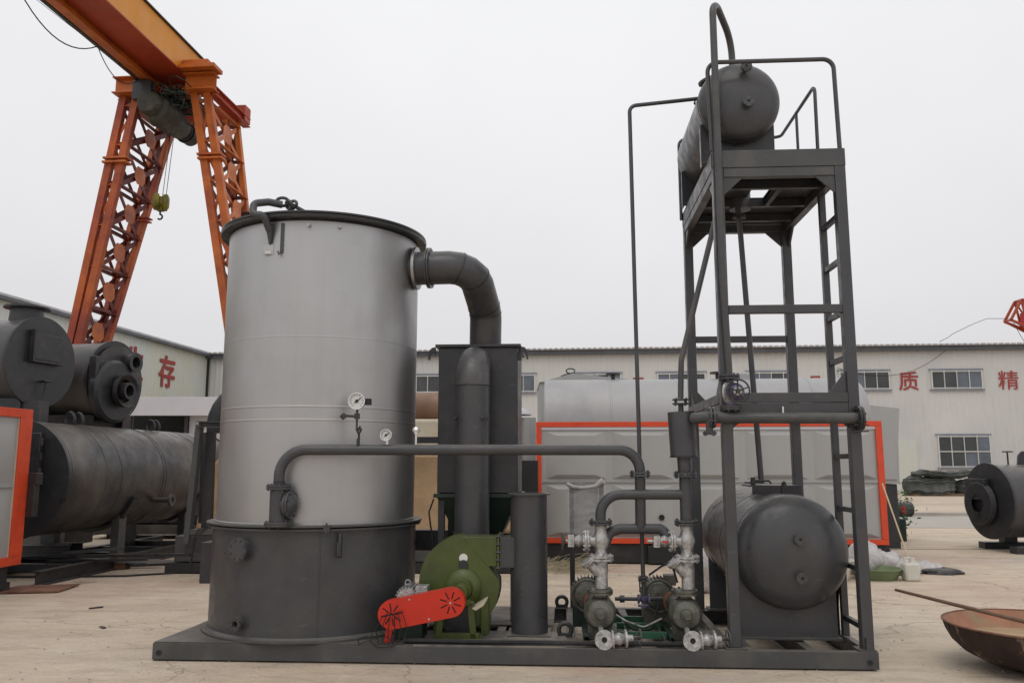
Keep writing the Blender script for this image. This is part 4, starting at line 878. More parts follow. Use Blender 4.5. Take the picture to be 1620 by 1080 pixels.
dg = bpy.context.evaluated_depsgraph_get(); nm_ = bpy.data.meshes.new_from_object(pl.evaluated_get(dg)); pl.modifiers.clear(); pl.data = nm_; pl.data.materials.clear(); pl.data.materials.append(M['red']); pl.data.polygons.foreach_set('use_smooth', [False] * len(pl.data.polygons)); pl.data.update(); pl.parent = T.o
bpy.data.objects.remove(cut)
bo = MB()
for q in (A_ + Vector((0, -.03, 0)), B_ + Vector((0, -.03, 0)), A_ + Vector((.14, -.03, .12)), A_ + Vector((.30, -.03, -.03))): bo.cyl(q, q + Vector((0, -.008, 0)), .009, n=6)
T.part('bolts', bo, 'valve', kind='stuff')
T.part('leg', MB().bar((1.90, .08, .27), (1.885, .08, ZD + .012), .05, .02, up=(0, 1, 0)), 'red')
wr = MB()
for k in range(6): wr.tube([A_ + Vector((.0, -.035, .0)), A_ + Vector((-.06 + .03 * k, -.07, .02 * (k % 3))), A_ + Vector((-.12 + .05 * k, -.06, -.1)), A_ + Vector((-.1 + .04 * k, -.05, -.22)), A_ + Vector((.02, -.02, -.225))], .004, 5)
T.part('loose_wires', wr, 'black')
T = Thing('blower_motor', 'grey finned electric motor tucked behind the red belt guard', 'motor', SK, (1.98, .3, ZD))
T.part('body', MB().cyl((2.02, .16, .47), (2.02, .50, .47), .085, n=24), 'valve')
fn = MB()
for k in range(22):
    a_ = k * 2 * math.pi / 22; p = Vector((2.02 + .094 * math.cos(a_), .18, .47 + .094 * math.sin(a_))); fn.bar(p, p + Vector((0, .28, 0)), .004, .022, up=(math.cos(a_), 0, math.sin(a_)))
T.part('cooling_fins', fn, 'valve', kind='stuff')
T.part('terminal_box', MB().box(2.08, 2.18, .2, .34, .50, .57), 'valve', bev=.006); T.part('eye_bolt', MB().tube([(2.0 + .022 * math.cos(k * .6), .3, .585 + .022 * math.sin(k * .6)) for k in range(11)], .006, 6), 'valve')
T.part('base', MB().box(1.92, 2.14, .2, .48, ZD + .010, .38), 'greenp', bev=.004)
single('loose_wire_loop', MB().tube([(1.80 + .13 * math.cos(k * .45), -.012 + .04 * math.sin(k * .9), .155 + .05 * abs(math.sin(k * .45 + .5))) for k in range(15)], .004, 5).tube([(1.78, -.01, .25), (1.77, -.012, .17), (1.83, -.012, .13), (1.95, -.012, .14), (2.0, .01, .2)], .004, 5),
       'black', 'loose loop of thin black wire on the deck below the red guard', 'wire', SK, (1.85, 0, .15))
# ------------------------------------------------------------------ chimney stub
T = Thing('chimney_pipe', 'short upright dark grey cylinder with flanged open top beside the blower', 'chimney', SK, (3.0, .55, ZD))
T.part('pipe', MB().rev([(.155, 0), (.155, 1.15), (.145, 1.15), (.145, .6), (0, .6)], (3.0, .55, ZD + .012), (0, 0, 1), 40), 'grey')
T.part('top_flange', MB().rev([(.155, 0), (.185, 0), (.185, .012), (.15, .012), (.15, 0)], (3.0, .55, 1.295), (0, 0, 1), 40), 'greylt'); T.part('base_plate', MB().box(2.82, 3.18, .37, .73, ZD + .009, ZD + .017), 'greylt')
# ------------------------------------------------------------------ hot oil main
PY = -.09
T = Thing('hot_oil_pipe', 'long horizontal grey pipe from the furnace front to the pump columns', 'pipe', SK, (1.01, PY, 1.06))
T.part('pipe', MB().tube(bend([(1.01, PY, 1.38), (1.01, PY, 1.672), (3.93, .25, 1.672), (3.93, .25, 1.49)], [.21, .21], 10), .044, 20), 'grey')
for z in (1.42,): T.part('weld_seam', MB().cyl((1.01, PY, 1.41), (1.01, PY, 1.42), .047), 'greydk')
T.part('stub', MB().cyl((1.01, PY, 1.09), (1.01, PY, 1.36), .068, n=28), 'grey'); T.part('base_flange', MB().pair((1.01, PY, 1.082), (0, 0, 1), .105, .014, .003), 'grey'); T.part('top_flange', MB().pair((1.01, PY, 1.372), (0, 0, 1), .10, .014, .004), 'grey')
T.part('blind_flange', MB().rev([(.0, .065), (.05, .055), (.095, .015), (.095, 0), (0, 0)], (1.10, PY + .02, 1.235), (1, -.12, .0), 28).cyl((1.03, PY + .02, 1.235), (1.10, PY + .02, 1.235), .08, n=24).pair((1.10, PY + .02, 1.235), (1, -.12, 0), .115, .016, .004, 8), 'grey')
T.part('end_flange', MB().pair((3.93, .25, 1.475), (0, 0, 1), .085, .016, .006), 'grey')
def gauge(root, c, r, nm, box=False):
    c = Vector(c); g = root.part(nm, MB().rev([(0, .02), (r * .98, .02), (r, .01), (r, -.035), (r * 1.06, -.035), (r * 1.06, -.028), (r * .9, -.028), (r * .88, -.02)], c, (0, 1, 0), 28), 'chrome')
    root.part('dial', MB().cyl(c + Vector((0, -.020, 0)), c + Vector((0, -.012, 0)), r * .93, n=28), 'dial', g)
    tk = MB()
    for k in range(11):
        a_ = R(225 - 27 * k); u = Vector((math.cos(a_), 0, math.sin(a_))); p = c + Vector((0, -.0215, 0)); tk.bar(p + u * r * .68, p + u * r * .84, .0035, .002, up=(0, 1, 0))
    tk.bar(c + Vector((-r * .3, -.024, -r * .25)), c + Vector((r * .5, -.024, r * .38)), .006, .003, up=(0, 1, 0)); tk.cyl(c + Vector((0, -.021, 0)), c + Vector((0, -.028, 0)), r * .2, n=12)
    root.part('needle', tk, 'black', g)
    if box: root.part('contact_box', MB().box(c.x + r, c.x + r + .045, c.y - .02, c.y + .03, c.z - .03, c.z + .02), 'black', g)
def py(x): return PY + (x - 1.01) * .34 / 2.92
y_ = py(1.6) - .02
gauge(T, (1.62, y_, 2.065), .066, 'pressure_gauge', True)
T.part('gauge_cock', MB().cyl((1.62, y_, 2.0), (1.62, y_, 1.90), .010).cyl((1.615, y_, 1.94), (1.51, y_, 1.95), .011).cyl((1.52, y_, 1.93), (1.495, y_, 1.955), .024).box(1.60, 1.64, y_ - .015, y_ + .015, 1.92, 1.965), 'greydk')
T.part('siphon_pipe', MB().tube([(1.62, y_, 1.93), (1.62, y_, 1.83), (1.645, y_ - .01, 1.80), (1.66, y_ - .015, 1.835), (1.645, y_ + .01, 1.86), (1.625, y_ + .01, 1.82), (1.64, y_, 1.79), (1.635, py(1.63), 1.70)], .009, 8).cyl((1.635, y_, 1.70), (1.635, y_, 1.76), .014), 'greydk')
y2 = py(1.84) - .01
gauge(T, (1.86, y2, 1.79), .046, 'thermometer'); T.part('thermometer_stem', MB().cyl((1.86, y2 + .02, 1.76), (1.86, y2 + .02, 1.71), .012), 'chrome')
y3 = py(2.1); T.part('vent_cap', MB().rev([(.008, 0), (.008, .09), (.018, .092), (.018, .105), (.03, .108), (.033, .125), (.022, .145), (0, .15)], (2.095, y3, 1.71), (0, 0, 1), 16), 'chrome')
# ------------------------------------------------------------------ pumps and pipe columns
CY = .25
def valve_body(m, z0, z1, x, y, r):   # vertical globe body
    zc = (z0 + z1) / 2; h = (z1 - z0) / 2
    m.rev([(r * 1.0, -h), (r * .8, -h * .75), (r * 1.0, -h * .35), (r * 1.25, 0), (r * 1.0, h * .35), (r * .8, h * .75), (r, h)], (x, y, zc), (0, 0, 1), 24)
def pump(x, nm, lab, motor_lab, mx):
    T = Thing('oil_pump', lab, 'pump', SK, (x, CY, ZD), group='hot oil circulation pumps')
    c = Vector((x, CY, .37))
    T.part('casing', MB().rev([(0, -.13), (.05, -.13), (.055, -.10), (.105, -.085), (.128, -.05), (.132, .04), (.11, .07), (.06, .09), (.06, .2), (0, .2)], c, (0, 1, 0), 36), 'castpump')
    T.part('suction_cover', MB().rev([(0, -.15), (.03, -.15), (.045, -.13)], c, (0, 1, 0), 24), 'castpump')
    T.part('outlet_neck', MB().rev([(.085, -.12), (.06, -.04), (.055, .02), (.07, .05)], (x + .0, CY, .50), (0, 0, 1), 24), 'castpump'); T.part('outlet_flange', MB().pair((x, CY, .535), (0, 0, 1), .105, .018, .004), 'castpump')
    T.part('bearing_bracket', MB().cyl((x - .01, CY + .2, .38), (x - .03, CY + .42, .38), .075, n=24).box(x - .10, x + .10, CY + .02, CY + .10, ZD + .012, .28), 'castpump', bev=.006)
    T.part('coupling_guard', MB().cyl((x - .03, CY + .42, .38), (x - .04, CY + .55, .38), .09, n=20), 'rust')
    T.part('drain_pipe', MB().cyl((x + .0, CY - .08, .26), (x + .0, CY - .20, .21), .022), 'valve')
    dx = -.0
    fl = T.part('drain_flange', MB().flange((x + .02, .01, .205), (0, -1, .1), .075, .018, 4, ri=.022, br=.008), 'valve')
    T.part('bore', MB().cyl((x + .02, .02, .205), (x + .02, .012, .205), .024), 'black', fl)
    T.part('drain_valve', MB().rev([(.07, 0), (.07, .016), (.035, .02), (.05, .06), (.035, .10), (.07, .104), (.07, .12), (.03, .122), (.025, .17), (0, .18)], (x + .075, .03, .205), (1, .1, .05), 20), 'valve')
    T.part('handwheel', MB().wheel((x + .30, .06, .215), (1, .12, 0), .062, .006, 5, .04), 'grey')
    T.part('base_frame', MB().chan((x - .14, CY - .12, ZD + .04), (x - .14, 1.1, ZD + .04), .05, .06, .008).chan((x + .14, CY - .12, ZD + .04), (x + .14, 1.1, ZD + .04), .05, .06, .008, flip=-1), 'greenp')
    # motor
    mt = Thing('pump_motor', motor_lab, 'motor', SK, (x - .06, .8, ZD), group='motors of the hot oil pumps')
    c = Vector((mx, CY + .52, .42))
    mt.part('body', MB().rev([(0, 0), (.05, 0), (.11, .02), (.12, .06), (.12, .36), (.11, .40), (0, .41)], c, (0, 1, 0), 28), 'castpump')
    f = MB()
    for k in range(26):
        a_ = k * 2 * math.pi / 26; p = c + Vector((.132 * math.cos(a_), .05, .132 * math.sin(a_))); f.bar(p, p + Vector((0, .30, 0)), .005, .03, up=(math.cos(a_), 0, math.sin(a_)))
    mt.part('cooling_fins', f, 'greydk', kind='stuff')
    mt.part('end_bell', MB().rev([(.135, 0), (.145, .005), (.145, .025), (.12, .03)], c, (0, 1, 0), 28), 'castpump')
    mt.part('feet', MB().box(c.x - .13, c.x + .13, c.y + .05, c.y + .32, ZD + .01, .33), 'greenp' if x < 4 else 'castpump', bev=.01)
    mt.part('terminal_box', MB().box(c.x + .06, c.x + .16, c.y + .1, c.y + .22, c.z + .08, c.z + .17), 'greenp' if x < 4 else 'castpump', bev=.006)
    return T
pump(3.585, 'l', 'left cast iron oil pump under the silver valve column next to the chimney pipe', 'finned motor behind the left oil pump with green terminal box', 3.50)
pump(4.265, 'r', 'right cast iron oil pump beside the front tower post', 'finned motor behind the right oil pump', 4.12)
T = Thing('pump_tubing', 'thin bent copper and steel tubes crossing between the two oil pumps', 'tubing', SK, (3.9, .5, ZD))
T.part('oil_tube', MB().tube(bend([(3.70, .42, .34), (3.80, .40, .28), (3.95, .46, .22), (4.10, .42, .30)], .05, 4), .008, 8), 'valve')
T.part('oil_tube', MB().tube(bend([(4.02, .62, .62), (4.16, .60, .72), (4.20, .40, .70), (4.22, .33, .60)], .06, 4), .009, 8), 'blackst')
T.part('cable', MB().tube(bend([(3.62, .75, .50), (3.74, .62, .32), (3.86, .5, .19), (4.02, .55, .18), (4.12, .72, .40)], .07, 4), .011, 8), 'black')
for y in (.30, .68, 1.0): T.part('frame_rail', MB().bar((3.74, y, ZD + .05), (4.12, y, ZD + .05), .04, .05), 'greenbright')
def column(x, lab, hx, side):
    T = Thing('valve_column', lab, 'valve', SK, (x, CY, .55), group='silver valve columns above the pumps')
    T.part('lower_spool', MB().rev([(.052, .56), (.05, .66), (.055, .72), (.052, .78)], (x, CY, 0), (0, 0, 1), 24), 'valve')
    st = MB().cyl((x, CY, .66), (x - .095, CY - .02, .765), .046, n=20).pair((x - .105, CY - .022, .775), (-.68, -.1, .72), .068, .012, .004, 6, .007)
    T.part('strainer', st, 'valve')
    T.part('middle_flange', MB().pair((x, CY, .80), (0, 0, 1), .10, .018, .006), 'valve')
    vb = MB(); valve_body(vb, .82, 1.06, x, CY, .056); T.part('valve_body', vb, 'valve')
    T.part('top_flange', MB().pair((x, CY, 1.085), (0, 0, 1), .095, .016, .006), 'grey')
    d = Vector((-1, -.05, 0)); p = Vector((x - .03, CY, .935))
    T.part('side_valve', MB().cyl(p, p + d * .08, .045).pair(p + d * .09, d, .085, .014, .005, 6).rev([(.045, .1), (.035, .12), (.05, .15), (.03, .19), (.025, .2), (.025, .24), (.014, .245), (.014, .29), (0, .29)], p, d, 18).box(p.x - .24, p.x - .19, p.y - .045, p.y + .045, p.z - .045, p.z + .045), 'valve')
    if side: T.part('handwheel', MB().wheel(p + d * .285, d, .07, .006, 5, .02), 'grey')
    else: T.part('red_tag', MB().box(p.x - .17, p.x - .13, p.y - .062, p.y - .055, p.z - .008, p.z + .008), 'red')
    return T
column(3.60, 'left silver valve column with handwheel pointing at the chimney pipe', 3.29, True)
column(4.295, 'right silver valve column with red tag below the separator cylinder', 4.1, False)
T = Thing('suction_header', 'grey bent pipe arching from the left valve column to the right riser', 'pipe', SK, (3.6, CY, 1.1))
T.part('pipe', MB().tube(bend([(3.60, CY, 1.10), (3.60, CY, 1.31), (4.28, CY, 1.31)], .17, 9), .043, 18), 'grey')
T = Thing('discharge_header', 'lower grey pipe joining both valve columns with a riser up to the main', 'pipe', SK, (3.93, CY, 1.0))
T.part('pipe', MB().tube(bend([(3.63, CY + .04, .90), (3.67, CY + .06, 1.0), (3.76, CY + .07, 1.03), (4.10, CY + .07, 1.03), (4.17, CY + .04, .94)], [.08, .06, .06], 6), .045, 18), 'grey')
T.part('riser', MB().cyl((3.93, CY, 1.455), (3.93, CY + .06, 1.04), .044, n=20), 'grey')
T = Thing('separator', 'dark upright oil separator cylinder on a flanged riser left of the tower', 'separator', SK, (4.275, CY, 1.1))
T.part('riser', MB().cyl((4.30, CY, 1.095), (4.30, CY, 1.45), .052, n=24).cyl((4.30, CY, 1.49), (4.295, CY, 1.63), .060, n=24), 'grey'); T.part('riser_flange', MB().pair((4.30, CY, 1.47), (0, 0, 1), .095, .016, .005), 'grey')
T.part('vessel', MB().cyl((4.295, CY, 1.62), (4.28, CY, 1.985), .112, n=36), 'grey'); T.part('bottom_cap', MB().cyl((4.295, CY, 1.61), (4.295, CY, 1.625), .116, n=36), 'greydk')
T.part('inlet_pipe', MB().cyl((4.28, CY, 1.98), (4.28, CY, 2.06), .022), 'grey'); T.part('inlet_flange', MB().pair((4.28, CY, 2.07), (0, 0, 1), .07, .010, .024, 4, .007), 'grey')
T = Thing('crossover_pipe', 'horizontal grey pipe passing in front of both tower posts with an open flange end', 'pipe', SK, (5, .0, 1.9))
T.part('pipe', MB().tube([(4.36, .14, 1.925), (4.48, .02, 1.925), (5.66, .0, 1.915)], .045, 20), 'greylt'); T.part('near_flange', MB().pair((4.49, .02, 1.925), (1, -.02, 0), .085, .016, .012), 'grey')
fo = T.part('end_flange', MB().pair((5.64, .0, 1.915), (1, 0, 0), .098, .016, .004), 'greydk')
T.part('drain_stub', MB().cyl((4.47, .02, 1.9), (4.47, .02, 1.80), .028).pair((4.47, .02, 1.80), (0, 0, 1), .055, .01, .004, 4, .006), 'grey')
T.part('vent_nipple', MB().cyl((5.05, -.0, 1.955), (5.05, .0, 2.01), .008), 'chrome')
for dz in (-.02, .03): T.part('u_bolt', MB().tube([(5.58, -.05, 1.83 + dz), (5.69, -.05, 1.83 + dz)], .006, 6), 'greydk')
T = Thing('gate_valve', 'violet and silver gate valve with a spoked handwheel facing out on the tower post', 'valve', SK, (4.66, 0, 2.1))
c = Vector((4.685, -.03, 2.13))
T.part('body', MB().rev([(0, .12), (.05, .12), (.075, .09), (.075, .05), (.05, .03), (.055, 0), (.03, -.015), (0, -.02)], c, (0, 1, 0), 24).cyl((4.645, .04, 2.02), (4.645, .04, 2.24), .035), 'purple')
T.part('side_flange', MB().pipe(c + Vector((-.06, .02, -.01)), c + Vector((-.075, .03, -.01)), .085, .03), 'valve')
T.part('flange', MB().pair((4.645, .04, 2.25), (0, 0, 1), .085, .014, .008), 'grey'); T.part('flange', MB().pair((4.645, .04, 2.0), (0, 0, 1), .085, .014, .004), 'grey')
T.part('bonnet_ring', MB().pipe(c + Vector((0, -.05, 0)), c + Vector((0, -.02, 0)), .034, .018), 'valve'); T.part('handwheel', MB().wheel(c + Vector((0, -.07, 0)), (0, -1, 0), .088, .007, 5, .03), 'blackst')
T = Thing('drip_line', 'thin dark pipe from the upper tank down to a small violet valve between the pumps', 'pipe', SK, (3.95, .5, .4))
T.part('pipe', MB().tube(bend([(4.70, .62, 4.91), (3.93, .5, 4.79), (3.96, .5, .47)], .07, 6), .018, 10), 'grey')
T.part('union', MB().pair((3.96, .5, .605), (0, 0, 1), .045, .012, .01, 4, .006), 'grey')
T.part('valve', MB().rev([(.04, 0), (.04, .012), (.02, .02), (.038, .05), (.02, .08), (.04, .088), (.04, .10), (0, .10)], (3.91, .5, .44), (1, 0, 0), 16).cyl((3.96, .5, .45), (3.96, .5, .54), .012).rev([(.05, 0), (.05, .012), (0, .012)], (3.96, .5, .38), (0, 0, 1), 16), 'purple')
T.part('side_pipe', MB().cyl((3.72, .5, .44), (3.91, .5, .44), .016).cyl((4.01, .5, .44), (4.12, .52, .44), .016).cyl((3.76, .5, .44), (3.80, .5, .44), .03), 'greydk')
T.part('lever', MB().cyl((3.93, .48, .50), (3.925, .47, .62), .006), 'greydk')
# ------------------------------------------------------------------ tower
PX0, PX1, PY0, PY1 = 4.62, 5.625, .09, 1.80
T = Thing('steel_tower', 'tall dark steel platform tower with ladder holding the tank on top', 'tower', SK, (5.12, .95, ZD))
for x in (PX0, PX1):
    for y in (PY0, PY1):
        w = .088; T.part('post', MB().bar((x, y, ZD + .011), (x, y, 4.02), w, w, up=(0, 1, 0)), 'grey', bev=.006)
        T.part('foot_plate', MB().box(x - .085, x + .05 if x > 5 else x + .085, y - .08, y + .08, ZD + .002, ZD + .012), 'greylt')
T.part('foot_gusset', MB().prism([(PX0 + .046, PY0 - .005, ZD + .013), (PX0 + .12, PY0 - .005, ZD + .013), (PX0 + .046, PY0 - .005, ZD + .10)], (0, .01, 0)), 'greylt')
for (z0, z1, sub) in ((4.02, 4.17, 1), (1.965, 2.125, 0)):
    h = z1 - z0; zc = (z0 + z1) / 2
    e_ = .046 if not sub else -.05
    x0, x1, y0, y1 = PX0 - .046, PX1 + .046, PY0 - .046, PY1 + .046
    if sub:
        T.part('platform_beam', MB().chan((x0, y0, zc), (x1, y0, zc), .06, h, .012, flip=-1), 'greylt', bev=.003)
        T.part('platform_beam', MB().chan((x0, y1, zc), (x1, y1, zc), .06, h, .012, flip=1), 'grey', bev=.003)
        T.part('platform_beam', MB().box(x0 + .001, x0 + .05, y0 + .062, y1 - .062, z0 + .001, z1 - .001), 'greylt', bev=.003); T.part('platform_beam', MB().box(x1 - .05, x1 - .001, y0 + .062, y1 - .062, z0 + .001, z1 - .001), 'grey', bev=.003)
    else:
        T.part('platform_beam', MB().box(PX0 + .046, PX1 - .046, y0, y0 + .05, zc + .002, z1).box(PX0 + .046, PX1 - .046, y0 + .004, y0 + .05, z0, zc - .002), 'grey', bev=.002)
        T.part('platform_beam', MB().box(PX0 + .046, PX1 - .046, y1 - .05, y1, z0, z1), 'grey', bev=.003)
        T.part('platform_beam', MB().box(x0, x0 + .05, PY0 + .046, PY1 - .046, zc + .002, z1).box(x0 + .004, x0 + .05, PY0 + .046, PY1 - .046, z0, zc - .002), 'grey', bev=.002); T.part('platform_beam', MB().box(x1 - .05, x1, PY0 + .046, PY1 - .046, z0, z1), 'grey', bev=.003)
# lower ring of the head frame with chamfered corners
hz = 3.94
T.part('head_frame', MB().box(PX0 + .046, PX1 - .046, PY0 - .04, PY0 + .03, hz, 4.018), 'greylt', bev=.003); T.part('head_frame', MB().box(PX0 + .046, PX1 - .046, PY1 - .03, PY1 + .04, hz, 4.018), 'grey', bev=.003)
T.part('head_frame', MB().box(PX0 - .04, PX0 + .03, PY0 + .046, PY1 - .046, hz, 4.018), 'greylt', bev=.003); T.part('head_frame', MB().box(PX1 - .03, PX1 + .04, PY0 + .046, PY1 - .046, hz, 4.018), 'grey', bev=.003)
for x, s_ in ((PX0 + .046, 1), (PX1 - .046, -1)):
    for y in (PY0 - .03, PY1 - .0):
        T.part('gusset', MB().prism([(x, y, hz - .001), (x + s_ * .16, y, hz - .001), (x, y, hz - .15)], (0, .02, 0)), 'grey')
for y, s_ in ((PY0 + .046, 1), (PY1 - .046, -1)):
    for x in (PX0 - .03, PX1 + .01):
        T.part('gusset', MB().prism([(x, y, hz - .001), (x, y + s_ * .18, hz - .001), (x, y, hz - .17)], (.02, 0, 0)), 'grey')
for x, s_ in ((PX0 + .046, 1), (PX1 - .046, -1)):
    T.part('gusset', MB().prism([(x, PY0 - .02, 2.127), (x + s_ * (.14 if s_ < 0 else .001), PY0 - .02, 2.127), (x, PY0 - .02, 2.30)], (0, .012, 0)) if s_ < 0 else MB().prism([(x, PY1 - .02, 2.127), (x + .14, PY1 - .02, 2.127), (x, PY1 - .02, 2.28)], (0, .012, 0)), 'grey')
    T.part('gusset', MB().prism([(x, PY0 - .02, 1.963), (x + s_ * .14, PY0 - .02, 1.963), (x, PY0 - .02, 1.84)], (0, .012, 0)), 'grey')
T.part('gusset', MB().prism([(PX0 - .03, PY1 - .046, 2.127), (PX0 - .03, PY1 - .22, 2.127), (PX0 - .03, PY1 - .046, 2.26)], (.012, 0, 0)), 'grey'); T.part('gusset', MB().prism([(PX0 - .03, PY0 + .046, 2.127), (PX0 - .03, PY0 + .26, 2.127), (PX0 - .03, PY0 + .046, 2.30)], (.012, 0, 0)), 'grey')
T.part('tie_beam', MB().bar((PX0 + .044, PY0 - .01, 2.812), (PX1 - .044, PY0 - .01, 2.812), .06, .068), 'grey', bev=.004); T.part('tie_beam', MB().bar((PX0 + .044, PY1, 2.82), (PX1 - .044, PY1, 2.82), .06, .062), 'grey', bev=.004)
# deck plates with an opening
for bx in ((PX0, 5.03, .15, 1.76), (5.19, PX1, .15, 1.76), (5.03, 5.19, .15, .44), (5.03, 5.19, .90, 1.76)):
    T.part('deck_plate', MB().box(bx[0], bx[1], bx[2], bx[3], 4.022, 4.03), 'greydk')
for y in (.40, .92, 1.40): T.part('joist', MB().bar((PX0 + .05, y, 3.98), (PX1 - .05, y, 3.98), .05, .07), 'greydk')
for x in (5.22,): T.part('joist', MB().bar((x, .43, 3.975), (x, .89, 3.975), .04, .06), 'greydk')
# ladder
T.part('ladder_rail', MB().bar((PX1 - .0, .58, ZD + .011), (PX1 - .0, .58, 4.0), .055, .055, up=(0, 1, 0)), 'grey', bev=.004)
for z in (.30, .74, 1.19, 1.62, 2.42, 2.80, 3.24, 3.62): T.part('rung', MB().bar((PX1, PY0 + .046, z), (PX1, .55, z), .04, .04), 'greydk')
T.part('brace', MB().prism([(PX1 - .03, .62, ZD + .012), (PX1 - .03, .62, .45), (PX1 - .16, .62, ZD + .012)], (0, .012, 0)), 'grey')
# ------------------------------------------------------------------ guard rails
T = Thing('front_guard_rail', 'thin round guard rail hoop across the front of the top platform', 'guard rail', SK, (5.1, .05, 4.17))
T.part('rail', MB().tube(bend([(4.58, .06, 4.17), (4.56, .05, 4.965), (5.62, .05, 4.965), (5.635, .06, 4.17)], .09, 6), .019, 10), 'grey')
T = Thing('side_guard_rail', 'thin guard rail wrapping the right side and back of the top platform', 'guard rail', SK, (5.62, 1.2, 4.17))
T.part('rail', MB().tube(bend([(5.63, .62, 4.17), (5.63, .61, 4.99), (5.63, 1.83, 4.99), (4.560, 1.83, 4.99), (4.562, 1.83, 4.10)], .07, 6), .0165, 10), 'grey')
T.part('rail_post', MB().cyl((5.63, 1.22, 4.17), (5.63, 1.22, 4.975), .014), 'grey'); T.part('rail_post', MB().cyl((5.10, 1.83, 4.17), (5.10, 1.83, 4.975), .014), 'grey')
# ------------------------------------------------------------------ expansion tank
EX, EZ, ER = 4.868, 4.70, .352
T = Thing('expansion_tank', 'smaller dark grey horizontal tank on top of the tower platform', 'tank', SK, (EX, .95, 4.17))
T.part('shell', MB().cyl((EX, .30, EZ), (EX, 1.66, EZ), ER, n=64), 'grey')
T.part('front_head', MB().rev([(ER, 0), (ER, .02)] + [(r_, .02 + h_) for r_, h_ in dish(ER, .14)[1:]], (EX, .30, EZ), (0, -1, 0), 64), 'grey'); T.part('rear_head', MB().rev([(ER, 0)] + dish(ER, .14)[1:], (EX, 1.66, EZ), (0, 1, 0), 64), 'grey')
T.part('weld_seam', MB().rev([(ER, -.006), (ER + .004, 0), (ER, .006)], (EX, .32, EZ), (0, 1, 0), 64), 'greylt')
for y in (.36, 1.55):
    P = [(EX - .33, y, 4.172), (EX + .31, y, 4.172), (EX + .31, y, EZ - .165)] + [(EX + (ER + .002) * math.cos(a_), y, EZ + (ER + .002) * math.sin(a_)) for a_ in [R(-28 - 124 * k / 12) for k in range(13)]] + [(EX - .33, y, EZ - .165)]
    T.part('saddle', MB().prism(P, (0, .02, 0)), 'greydk'); 
    for x in (EX - .32, EX + .29): T.part('saddle_rib', MB().box(x, x + .012, y + .021, y + .12, 4.172, EZ - .16), 'grey')
d = Vector((0, -1, .12)).normalized()
T.part('level_nozzle', MB().cyl((EX + .03, .30, 4.95), (EX + .04, .12, 4.955), .018).flange((EX + .04, .12, 4.955), d, .05, .016, 4, ri=.014, br=.006), 'grey')
T.part('level_nozzle', MB().cyl((EX + .04, .25, 4.625), (EX + .04, .10, 4.625), .018).flange((EX + .04, .095, 4.625), d, .048, .016, 4, ri=.014, br=.006), 'grey')
T.part('fill_port', MB().cyl((4.70, .62, 4.96), (4.66, .62, 5.06), .05).cyl((4.66, .62, 5.055), (4.653, .62, 5.075), .08), 'grey'); T.part('handle', MB().tube([(4.60, .6, 4.84), (4.55, .6, 4.89), (4.55, .7, 4.89), (4.60, .7, 4.84)], .01, 6), 'greydk')
T.part('outlet_sump', MB().cyl((4.985, .95, 4.40), (4.985, .95, 3.93), .10, n=28), 'grey')
T = Thing('goose_neck_vent', 'tall vent pipe beside the front tower post bending over into the upper tank', 'pipe', SK, (4.6, .02, 2.3))
T.part('pipe', MB().tube(bend([(4.645, .04, 2.26), (4.62, .02, 3.0), (4.615, .0, 5.56), (4.86, .46, 5.38), (4.87, .48, 4.90)], [0, .13, .25], 9), .030, 14), 'greylt')
T = Thing('overflow_pipe', 'slanting grey pipe from the upper platform down to the separator flange', 'pipe', SK, (4.4, .25, 3))
T.part('pipe', MB().tube(bend([(4.78, .38, 4.27), (4.70, .32, 3.9), (4.295, .25, 2.42), (4.28, .25, 2.10)], [.1, .2], 8), .0245, 12), 'greylt')
T = Thing('drop_pipe', 'thin pipe inside the tower linking the upper tank to the lower tank', 'pipe', SK, (5.05, .95, 2.7))
T.part('pipe', MB().tube([(4.96, .95, 4.0), (4.98, .95, 3.7), (5.075, .95, 1.40)], .026, 12), 'grey'); T.part('flange', MB().pair((4.975, .95, 3.86), (0, 0, 1), .06, .01, .006, 4, .006), 'greydk')
# ------------------------------------------------------------------ storage tank
LX, LZ, LR = 5.155, .845, .460
T = Thing('storage_tank', 'large dark grey horizontal tank with domed end on saddles under the tower', 'tank', SK, (LX, 1.1, ZD))
T.part('shell', MB().cyl((LX, .40, LZ), (LX, 2.05, LZ), LR, n=72), 'grey')
T.part('front_head', MB().rev([(LR + .001, 0), (LR + .001, .03)] + [(r_, .03 + h_) for r_, h_ in dish(LR, .20, 9)[1:]], (LX, .40, LZ), (0, -1, 0), 72), 'grey'); T.part('rear_head', MB().rev([(LR, 0)] + dish(LR, .18, 8)[1:], (LX, 2.05, LZ), (0, 1, 0), 72), 'grey')
T.part('weld_seam', MB().rev([(LR, .60), (LR + .004, .606), (LR, .612)], (LX, .40, LZ), (0, 1, 0), 72), 'grey'); T.part('weld_seam', MB().rev([(LR, -.008), (LR + .005, 0), (LR, .008)], (LX, .40, LZ), (0, 1, 0), 72), 'greylt')
for y in (.42, 1.75):
    P = [(LX - .44, y, ZD + .03), (LX + .36, y, ZD + .03), (LX + .36, y, .62)] + [(LX + (LR + .002) * math.cos(a_), y, LZ + (LR + .002) * math.sin(a_)) for a_ in [R(-32 - 116 * k / 12) for k in range(13)]] + [(LX - .44, y, .66)]
    T.part('saddle', MB().prism(P, (0, .02, 0)), 'grey'); T.part('saddle_foot', MB().box(LX - .46, LX + .38, y - .06, y + .14, ZD + .012, ZD + .028), 'greylt')
    for x in (LX - .42, LX + .34, LX - .04): T.part('saddle_rib', MB().box(x, x + .012, y + .021, y + .13, ZD + .03, .50), 'grey')
